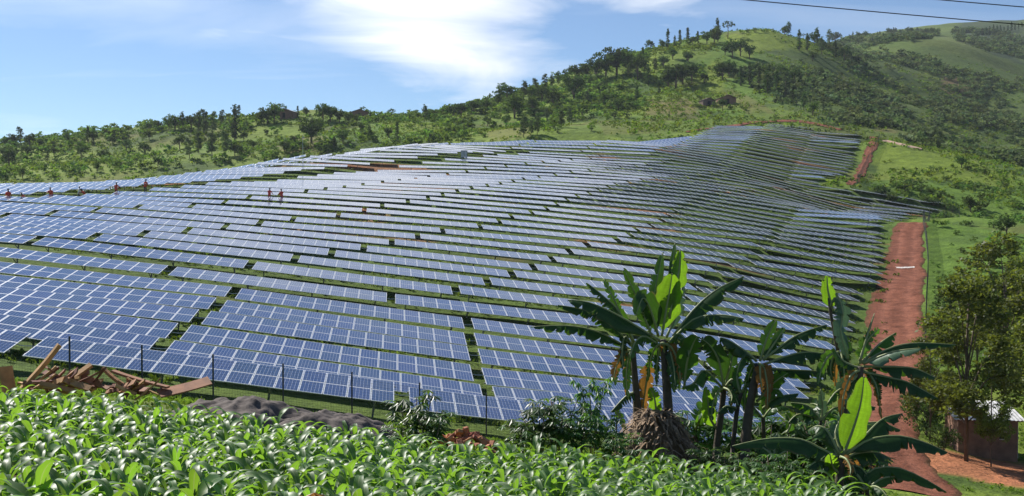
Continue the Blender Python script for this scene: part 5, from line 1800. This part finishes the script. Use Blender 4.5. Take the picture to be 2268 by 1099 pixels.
def farm_shed(px_, py_, w_, d_, h_, lab, rz, wallm, roofm, gable=True):
    p = ground_px(px_, py_)
    e = empty('farm_shed', p)
    e.rotation_euler.z = R(rz)
    tag(e, lab, 'shed')
    b = MB()
    for s_ in (-1, 1):
        b.box((s_ * (w_ / 2 - .1), 0, h_ / 2 - .6), (.2, d_, h_ + 1.2)); 
    b.box((0, d_ / 2 - .1, h_ / 2 - .6), (w_ - .41, .2, h_ + 1.2))
    for (a0, a1) in ((-w_ / 2 + .205, -.6), (.6, w_ / 2 - .205)):
        b.box(((a0 + a1) / 2, -d_ / 2 + .1, h_ / 2 - .6), (a1 - a0, .2, h_ + 1.2))
    b.box((0, -d_ / 2 + .1, h_ - .15), (1.19, .2, .3))
    b.quad([(-w_ / 2 + .02, -d_ / 2 + .1, h_), (w_ / 2 - .02, -d_ / 2 + .1, h_), (0, -d_ / 2 + .1, h_ + w_ * .17)])
    b.quad([(-w_ / 2 + .02, d_ / 2 - .1, h_), (0, d_ / 2 - .1, h_ + w_ * .17), (w_ / 2 - .02, d_ / 2 - .1, h_)])
    b.build('wall', wallm, e)
    b = MB()
    for s_ in (-1, 1):
        b.box((s_ * w_ * .27, 0, h_ + w_ * .085 + .1), (w_ * .60, d_ + .8, .06), Matrix.Rotation(s_ * math.atan(.34), 3, 'Y'))
    b.build('roof', roofm, e)
    b = MB(); b.box((0, -d_ / 2 + .14, 1.0), (1.15, .06, 2.0)); b.build('door', M_DARK, e)
    return e


farm_shed(1608, 229, 6.6, 4.5, 1.8, 'brown gabled farm shed standing in the light green garden on the hill', 8, M_MUD, M_TIN_OLD)
farm_shed(1566, 233, 5.0, 4, 1.6, 'smaller dark shed left of the gabled farm shed', 14, M_TIN_OLD, M_TIN_OLD)
farm_shed(634, 262, 8, 5, 2.4, 'house with a grey roof between trees on the low ridge', -12, M_MUD, M_TIN)
farm_shed(796, 262, 7, 5, 2.2, 'low house half hidden by trees right of the big round tree', 10, M_MUD, M_TIN_OLD)

# ------------------------------------------------------------------ fences
M_NET = principled('green_net', (0.022, 0.045, 0.030), 0.8)
M_POST = principled('fence_post_paint', (0.035, 0.036, 0.042), 0.6)


def fence(points, label, height=1.9, step=2.6, cell=.10, strand=.010, low=True, tops=True):
    """posts along a line on the ground, with a net of real strands between them"""
    P = [Vector((a[0], a[1], 0)) for a in points]
    L = [0]
    for a, c_ in zip(P[:-1], P[1:]): L.append(L[-1] + (c_ - a).length)
    n = max(2, int(round(L[-1] / step)) + 1)
    S = np.linspace(0, L[-1], n)
    X = np.interp(S, L, [q.x for q in P]); Y = np.interp(S, L, [q.y for q in P])
    root = empty('wire_fence', (X[0], Y[0], gz(X[0], Y[0])))
    o_ = Vector(root.location)
    tag(root, label, 'fence')
    feet = [Vector((a, c_, gz(a, c_))) for a, c_ in zip(X, Y)]
    pm = MB(); pm.box((0, 0, height / 2 - .25), (.055, .055, height + .5)); pme = pm.mesh('post', M_POST)
    for f in feet: obj('post', pme, root, f - o_)
    nh = height * (.86 if tops else 1.0) if low else height
    for f, g in zip(feet[:-1], feet[1:]):
        b = MB()
        rows = int(nh / cell)
        d = g - f
        m = max(2, int(d.length / cell))
        nrm = Vector((-d.y, d.x, 0)).normalized() * .03
        f2, g2 = f - o_ + nrm, g - o_ + nrm
        dx = d.normalized()
        for r in range(rows + 1):
            z_ = .04 + nh * r / rows
            s_ = strand * (1.6 if r in (0, rows) else 1)
            b.quad([f2 + Vector((0, 0, z_)), g2 + Vector((0, 0, z_)), g2 + Vector((0, 0, z_ + s_)), f2 + Vector((0, 0, z_ + s_))])
        for q in range(1, m):
            a = f2 + (g2 - f2) * (q / m)
            b.quad([a + Vector((0, 0, .04)), a + dx * strand + Vector((0, 0, .04)), a + dx * strand + Vector((0, 0, .04 + nh)), a + Vector((0, 0, .04 + nh))])
        b.build('net', M_NET, root)
    return root


def fence_c(px, c_):
    t = (px - CX) / F_PX
    Y = c_ / (math.cos(ROW_A) - math.sin(ROW_A) * t)
    return (t * Y, Y)


fence([fence_c(px_, ROW0 - 3.6) for px_ in range(-177, 1700, 152)], 'wire net fence on dark posts in front of the first panel row', height=2.0, step=2.72, cell=.10, strand=.005)
fence([hit(*q)[:2] for q in [(2049, 765), (2051, 720), (2052, 680), (2054, 640), (2056, 600), (2054, 560), (2050, 525), (2044, 496)]], 'dark green net fence along the right edge of the red track', height=2.0, step=3.2, cell=.14, strand=.022)
fence([hit(*q)[:2] for q in [(2044, 496), (2060, 488), (2085, 484), (2125, 482)]], 'brownish net fence crossing the slope where the track turns', height=2.1, step=3.2, cell=.16, strand=.024)
fence([hit(*q)[:2] for q in [(1898, 412), (1906, 398), (1914, 380), (1924, 360), (1936, 336), (1946, 318), (1952, 310)]], 'dark net fence between the upper dirt track and the light green field', height=2.3, step=4, cell=.2, strand=.034)

# ------------------------------------------------------------------ earthworks: upper bank, pale footpath
strip('dirt_track', [(hit(px_, py_), wd) for px_, py_, wd in [(1520, 294, 2), (1580, 285, 3.5), (1640, 277, 4), (1700, 271, 4), (1760, 269, 4), (1815, 277, 3), (1860, 289, 2)]], M_RED, .25, step=1.6, ragged=1.2, seed=4)
M_PALE = red_earth('pale_path_earth', (0.55, 0.36, 0.26))
strip('footpath', [(hit(px_, py_), wd) for px_, py_, wd in [(1958, 312, 2.0), (1985, 318, 2.2), (2010, 324, 3.0), (2042, 331, 2.5)]], M_PALE, .25, step=1.5, across=7, ragged=.5, seed=5)

# plastic sheet lying on the track
b = MB(); rs = np.random.default_rng(3)
p0 = hit(1985, 594); p1 = hit(2025, 593)
nS = 14
for i in range(nS + 1):
    t = i / nS
    q = p0.lerp(p1, t)
    for k in range(4):
        yy = q.y + (k - 1.5) * .28 + rs.normal(0, .06); xx = q.x + rs.normal(0, .05)
        b.v.append(Vector((xx, yy, gz(xx, yy) + .07 + rs.uniform(.0, .09) * (1 if k in (1, 2) else .2))))
for i in range(nS):
    for k in range(3):
        b.f.append((i * 4 + k, i * 4 + k + 1, i * 4 + k + 5, i * 4 + k + 4)); b.m.append(0)
tag(b.build('plastic_sheet', principled('white_plastic', (0.72, 0.66, 0.58), 0.5)), 'crumpled whitish plastic sheet lying across the red track', 'plastic sheet')

# ------------------------------------------------------------------ sand heaps, bricks, timber
M_SAND = principled('dark_sand', (0.11, 0.09, 0.078), 0.95, var=0.4, scale=4, bump=1.0, bscale=7)
for px_, py_, Y_, rx, ry, rz, lab, sd in [(560, 905, 25.0, 2.4, 1.5, .82, 'long heap of dark grey sand behind the maize, beside the timber pile', 5), (745, 940, 24.6, 2.0, 1.2, .70, 'lower heap of dark grey sand sloping down towards the cassava bush', 8)]:
    p = at(px_, py_, Y_)
    o = lump('sand_heap', (p.x, p.y), rx, ry, rz, M_SAND, sd, .40, 110, 46, sag=.95, fine=.16)
    tag(o, lab, 'sand heap')
M_BRICK = principled('fired_brick', (0.42, 0.17, 0.085), 0.85, var=0.3, scale=9, objvar=0.3, bump=.4)
bm_ = bmesh.new(); bmesh.ops.create_cube(bm_, size=1)
bmesh.ops.scale(bm_, vec=(.23, .11, .075), verts=bm_.verts)
bmesh.ops.bevel(bm_, geom=bm_.edges[:], offset=.008, segments=1, affect='EDGES')
BRICK = bpy.data.meshes.new('brick'); bm_.to_mesh(BRICK); bm_.free(); BRICK.materials.append(M_BRICK)
rs = np.random.default_rng(12)
pc = at(1030, 962, 21.5)
for i in range(58):
    a = rs.uniform(0, 6.28); t = rs.random() ** .7
    x_, y_ = pc.x + math.cos(a) * .72 * t, pc.y + math.sin(a) * .5 * t
    o = obj('brick', BRICK, None, (x_, y_, gz(x_, y_) + .05 + .42 * (1 - t ** 1.5) * rs.uniform(.75, 1)))
    o.rotation_euler = (rs.normal(0, .5), rs.normal(0, .5), rs.uniform(0, 6.28))
    tag(o, 'orange fired brick lying in the small tumbled heap behind the maize', 'brick', 'tumbled brick heap')


def plank(p, q, w_, th, label, group='timber pile', roll=0.0):
    p, q = Vector(p), Vector(q)
    d = q - p
    z = d.normalized()
    x_ = z.cross(Vector((0, 0, 1))).normalized()
    y_ = z.cross(x_)
    Rm = Matrix((x_, y_, z)).transposed() @ Matrix.Rotation(roll, 3, 'Z')
    b = MB()
    L = d.length
    n = 5
    for i in range(n + 1):
        t = i / n - .5
        bow = .02 * (1 - 4 * t * t)
        for sx, sy in ((-1, -1), (1, -1), (1, 1), (-1, 1)):
            b.v.append(Vector((sx * w_ / 2, sy * th / 2 + bow, t * L)))
    for i in range(n):
        for k in range(4):
            k2 = (k + 1) % 4
            b.f.append((i * 4 + k, i * 4 + k2, i * 4 + 4 + k2, i * 4 + 4 + k)); b.m.append(0)
    b.f.append((3, 2, 1, 0)); b.f.append(tuple(n * 4 + k for k in range(4))); b.m += [0, 0]
    o = b.build('plank', M_WOOD)
    Mx = Rm.to_4x4(); Mx.translation = (p + q) / 2
    o.matrix_world = Mx
    tag(o, label, 'plank', group)
    return o


YW = 22.6
def pw(px_, py_, dy=0.0): return at(px_, py_, YW + dy)


plank(pw(48, 862), pw(132, 764, .3), .10, .09, 'long squared post leaning steeply out of the timber pile', roll=.3)
plank(pw(25, 882, .3), pw(12, 812, .4), .30, .05, 'dark broad board standing upright left of the timber pile')
plank(pw(70, 852), pw(125, 812, .2), .12, .05, 'short plank leaning along the long squared post')
plank(pw(110, 868, -.3), pw(202, 808, .2), .13, .06, 'plank sloping up across the middle of the timber pile', roll=.4)
plank(pw(75, 846), pw(130, 814, .3), .09, .05, 'thin batten with its end raised over the timber pile')
plank(pw(250, 822, .2), pw(372, 858, -.1), .14, .045, 'long pale board sloping down at the right end of the timber pile')
plank(pw(352, 872, -.2), pw(465, 843, .3), .34, .03, 'wide orange plywood sheet lying at the foot of the sand heap', roll=.35)
plank(pw(284, 836), pw(292, 872), .16, .03, 'short pale board standing on end beside the long pale board')
plank(pw(228, 815, .3), pw(272, 852, .1), .08, .06, 'dark batten leaning at the right side of the timber pile')
rs = np.random.default_rng(77)
for i in range(46):
    cx_ = rs.uniform(80, 330); cy_ = 856 - 30 * math.exp(-((cx_ - 170) / 75.0) ** 2) * rs.random() + rs.uniform(-4, 10)
    an = rs.normal(-.28, .32) if rs.random() < .7 else rs.normal(.25, .2)
    L = rs.uniform(30, 95)
    q0 = pw(cx_ - L / 2 * math.cos(an), cy_ - L / 2 * math.sin(an), rs.uniform(-.5, .5)); q1 = pw(cx_ + L / 2 * math.cos(an), cy_ + L / 2 * math.sin(an), rs.uniform(-.5, .5))
    plank(q0, q1, rs.uniform(.05, .15), rs.uniform(.02, .045), 'sawn plank lying in the jumbled timber pile', roll=rs.uniform(0, 1.2))

# ------------------------------------------------------------------ overhead cables
M_CABLE = principled('cable', (0.03, 0.03, 0.035), 0.6)
YC = 40.0
def cable(p, q, sag, label):
    b = MB()
    pts = []
    for i in range(25):
        t = i / 24
        v = p.lerp(q, t); v.z -= sag * 4 * t * (1 - t)
        pts.append(v)
    b.tube(pts, .020, 5)
    tag(b.build('overhead_cable', M_CABLE, smooth=True), label, 'cable', 'overhead cables')
a, c_ = at(1735, 0, YC), at(2268, 53, YC)
sl = (c_.z - a.z) / (c_.x - a.x)
xl, xr = -30.0, 36.0
z_at = lambda x_, z0, x0: z0 + sl * (x_ - x0)
sagc = .5
cable(Vector((xl, YC, z_at(xl, a.z, a.x) + .35)), Vector((xr, YC, z_at(xr, a.z, a.x) + .35)), sagc, 'lower of two dark overhead cables crossing the sky over the hill')
a2 = at(2190, 6, YC)
cable(Vector((xl, YC, z_at(xl, a2.z, a2.x) + .35)), Vector((xr, YC, z_at(xr, a2.z, a2.x) + .35)), sagc, 'upper of two dark overhead cables crossing the sky corner')
M_POLE = principled('pole_wood', (0.16, 0.11, 0.075), 0.85, var=.3, scale=2)
for x_ in (xl, xr):
    g = gz(x_, YC); top = z_at(x_, a2.z, a2.x) + .9
    b = MB(); b.tube([(x_, YC + .12, g - 1), (x_, YC + .12, (g + top) / 2), (x_, YC + .12, top)], [.17, .14, .11], 10)
    pe = empty('utility_pole', (x_, YC + .12, g))
    tag(pe, 'tall wooden pole carrying the overhead cables', 'pole', 'cable poles')
    o = b.build('pole', M_POLE, pe, smooth=True); o.location = -Vector(pe.location)
    b = MB(); b.box((x_, YC, z_at(x_, a2.z, a2.x) + .30), (.12, .9, .1)); b.box((x_, YC, z_at(x_, a.z, a.x) + .30), (.12, .9, .1))
    o = b.build('crossarm', M_POLE, pe); o.location = -Vector(pe.location)

# ------------------------------------------------------------------ workers among the panels
M_SKIN = principled('dark_skin', (0.055, 0.030, 0.020), 0.6)
M_VEST = principled('orange_red_overall', (0.62, 0.075, 0.045), 0.8)
M_TROU = principled('dark_trousers', (0.04, 0.045, 0.06), 0.85)
M_WHITE = principled('white_cloth', (0.75, 0.75, 0.72), 0.7)
M_HELM = principled('white_helmet', (0.8, 0.8, 0.78), 0.35)


def person_mesh(pose):
    """one skinned body: joints -> surface; clothing by height"""
    lean, la, ra, crouch = pose
    hipz = .92 - crouch * .42
    def tor(h, off=0): return Vector((off, -math.sin(lean) * h, hipz + math.cos(lean) * h))
    J = {'pel': (Vector((0, 0, hipz)), .135), 'bel': (tor(.22), .13), 'che': (tor(.44), .155), 'nek': (tor(.58), .055), 'hd0': (tor(.66), .085), 'hd1': (tor(.78), .085)}
    E = [('pel', 'bel'), ('bel', 'che'), ('che', 'nek'), ('nek', 'hd0'), ('hd0', 'hd1')]
    for s_, n_, ang in ((-1, 'l', la), (1, 'r', ra)):
        sh = tor(.50, s_ * .19)
        el_ = sh + Vector((s_ * .07, -math.sin(ang) * .28, -math.cos(ang) * .28))
        ha = el_ + Vector((-s_ * .02, -math.sin(ang + .5) * .25, -math.cos(ang + .5) * .25))
        fi = ha + (ha - el_).normalized() * .12
        J['s' + n_] = (sh, .068); J['e' + n_] = (el_, .048); J['h' + n_] = (ha, .036); J['f' + n_] = (fi, .03)
        E += [('che', 's' + n_), ('s' + n_, 'e' + n_), ('e' + n_, 'h' + n_), ('h' + n_, 'f' + n_)]
        kn = Vector((s_ * .12, -.10 - crouch * .32, .48 - crouch * .05)); an = Vector((s_ * .12, .02, .08)); to = Vector((s_ * .14, -.16, .04))
        J['q' + n_] = (Vector((s_ * .10, 0, hipz - .08)), .095); J['k' + n_] = (kn, .065); J['a' + n_] = (an, .045); J['t' + n_] = (to, .04)
        E += [('pel', 'q' + n_), ('q' + n_, 'k' + n_), ('k' + n_, 'a' + n_), ('a' + n_, 't' + n_)]
    names = list(J)
    me = bpy.data.meshes.new('body')
    me.from_pydata([J[n_][0] for n_ in names], [(names.index(a), names.index(c)) for a, c in E], [])
    ob = bpy.data.objects.new('body_src', me)
    COL.objects.link(ob)
    sk = ob.modifiers.new('skin', 'SKIN')
    for i, n_ in enumerate(names):
        me.skin_vertices[0].data[i].radius = (J[n_][1], J[n_][1])
        me.skin_vertices[0].data[i].use_root = (n_ == 'pel')
    sb_ = ob.modifiers.new('sub', 'SUBSURF'); sb_.levels = 1; sb_.render_levels = 1
    dg = bpy.context.evaluated_depsgraph_get()
    out = bpy.data.meshes.new_from_object(ob.evaluated_get(dg))
    bpy.data.objects.remove(ob)
    out.materials.clear()
    for m in (M_SKIN, M_VEST, M_TROU): out.materials.append(m)
    hd = J['nek'][0]
    hands = [J['hl'][0], J['hr'][0]]
    for p_ in out.polygons:
        c = p_.center
        if (c - hd).dot((J['hd1'][0] - hd).normalized()) > .02: p_.material_index = 0
        elif min((c - h).length for h in hands) < .11: p_.material_index = 0
        elif c.z < hipz - .06 and min((c - h).length for h in hands) > .14: p_.material_index = 2
        else: p_.material_index = 1
        p_.use_smooth = True
    return out, J['hd1'][0], J['che'][0]


POSES = [person_mesh((.12, .5, .4, 0)), person_mesh((.75, 1.0, .9, .25)), person_mesh((.25, .9, .2, .0))]
hb = MB()
for i in range(6):
    t0, t1 = i / 6 * math.pi / 2, (i + 1) / 6 * math.pi / 2
    for k in range(10):
        a0, a1 = k / 10 * 2 * math.pi, (k + 1) / 10 * 2 * math.pi
        f_ = lambda t, a: (math.cos(t) * math.cos(a) * .125, math.cos(t) * math.sin(a) * .145, math.sin(t) * .12)
        hb.quad([f_(t0, a0), f_(t0, a1), f_(t1, a1), f_(t1, a0)])
HAIR_ME = hb.mesh('hair', principled('black_hair', (.012, .010, .009), .8), smooth=True)
HELM_ME = hb.mesh('helmet', M_HELM, smooth=True)
for px_, k, po, lab, hel, rz in [
        (19, 13.72, 0, 'person in a red overall standing at the left end of the service path', 0, .5), (60, 13.75, 1, 'person in a red overall bending low beside the panels', 0, -1.2), (113, 14.72, 2, 'person in a red overall standing behind a panel row with one arm out', 0, .2),
        (175, 15.72, 0, 'person in pale clothes with a white helmet standing in the service path', 1, 1.8), (190, 15.75, 1, 'person in a red overall stooping next to the white-helmeted person', 0, -.6), (258, 16.74, 0, 'person in a red overall with elbows out standing above the panels', 0, 3.0),
        (322, 17.74, 2, 'person in a red overall at the right end of the group on the service path', 0, .9), (597, 16.74, 0, 'taller of two people in orange standing apart among the mid-field panels', 0, 2.8), (625, 16.72, 2, 'person in an orange top working right of the taller person in mid field', 0, -2.4)]:
    t = (px_ - CX) / F_PX
    Yk = (ROW0 + PITCHR * k) / (math.cos(ROW_A) - math.sin(ROW_A) * t)
    X_ = t * Yk
    me, head, chest = POSES[po]
    e = empty('person', (X_, Yk, gz(X_, Yk) + .02))
    e.rotation_euler.z = rz
    e.scale = (1.04,) * 3
    tag(e, lab, 'person', 'workers among the panels')
    bo = obj('body', me, e)
    if hel:
        m2 = me.copy(); m2.materials[1] = M_WHITE; bo.data = m2
    obj('helmet' if hel else 'hair', HELM_ME if hel else HAIR_ME, e, head + Vector((0, 0, .0)))

# mast and equipment cabinet in the upper field
p = hit(671, 378)
b = MB(); b.tube([(0, 0, -.5), (0, 0, 3), (0, 0, 6.2)], [.05, .045, .03], 6); b.box((0, 0, 5.6), (.5, .06, .06)); b.box((.2, 0, 5.7), (.1, .1, .18))
tag(b.build('weather_mast', M_STEEL, loc=p), 'thin metal mast rising from the pale panels near the crest', 'mast')
p = hit(1028, 352)
e = empty('equipment_cabinet', p); tag(e, 'grey equipment cabinet on the service path near the top of the field', 'cabinet')
b = MB(); b.box((0, 0, .9), (1.3, .8, 1.5)); b.build('housing', M_POST, e)
b = MB(); b.box((-.5, 0, 0), (.1, .6, .6)); b.box((.5, 0, 0), (.1, .6, .6)); b.build('stand', M_STEEL, e)
b = MB(); b.box((-.32, -.41, .9), (.56, .03, 1.3)); b.box((.32, -.41, .9), (.56, .03, 1.3)); b.build('door', M_STEEL, e)

for o in bpy.data.objects:
    if o.name.startswith('solar_table') and o.type == 'EMPTY':
        o.empty_display_size = .5

# ------------------------------------------------------------------ thin haze of the valley air
zlo, zhi = float(GZ.min()) - 1.0, float(GZ.max()) + 14.0
b = MB(); b.box((70, 630, (zlo + zhi) / 2), (1300, 1380, zhi - zlo))
print('HAZE', zlo, zhi)
m, n = mat('air')
v = n.add('ShaderNodeVolumePrincipled')
v.inputs['Color'].default_value = (0.80, 0.88, 1.0, 1)
v.inputs['Density'].default_value = 0.00008
v.inputs['Anisotropy'].default_value = 0.2
n.add('ShaderNodeOutputMaterial', ins={'Volume': v.outputs[0]})
HAZE = tag(b.build('haze', m), 'thin pale haze in the air over the valley', 'haze', kind='stuff')
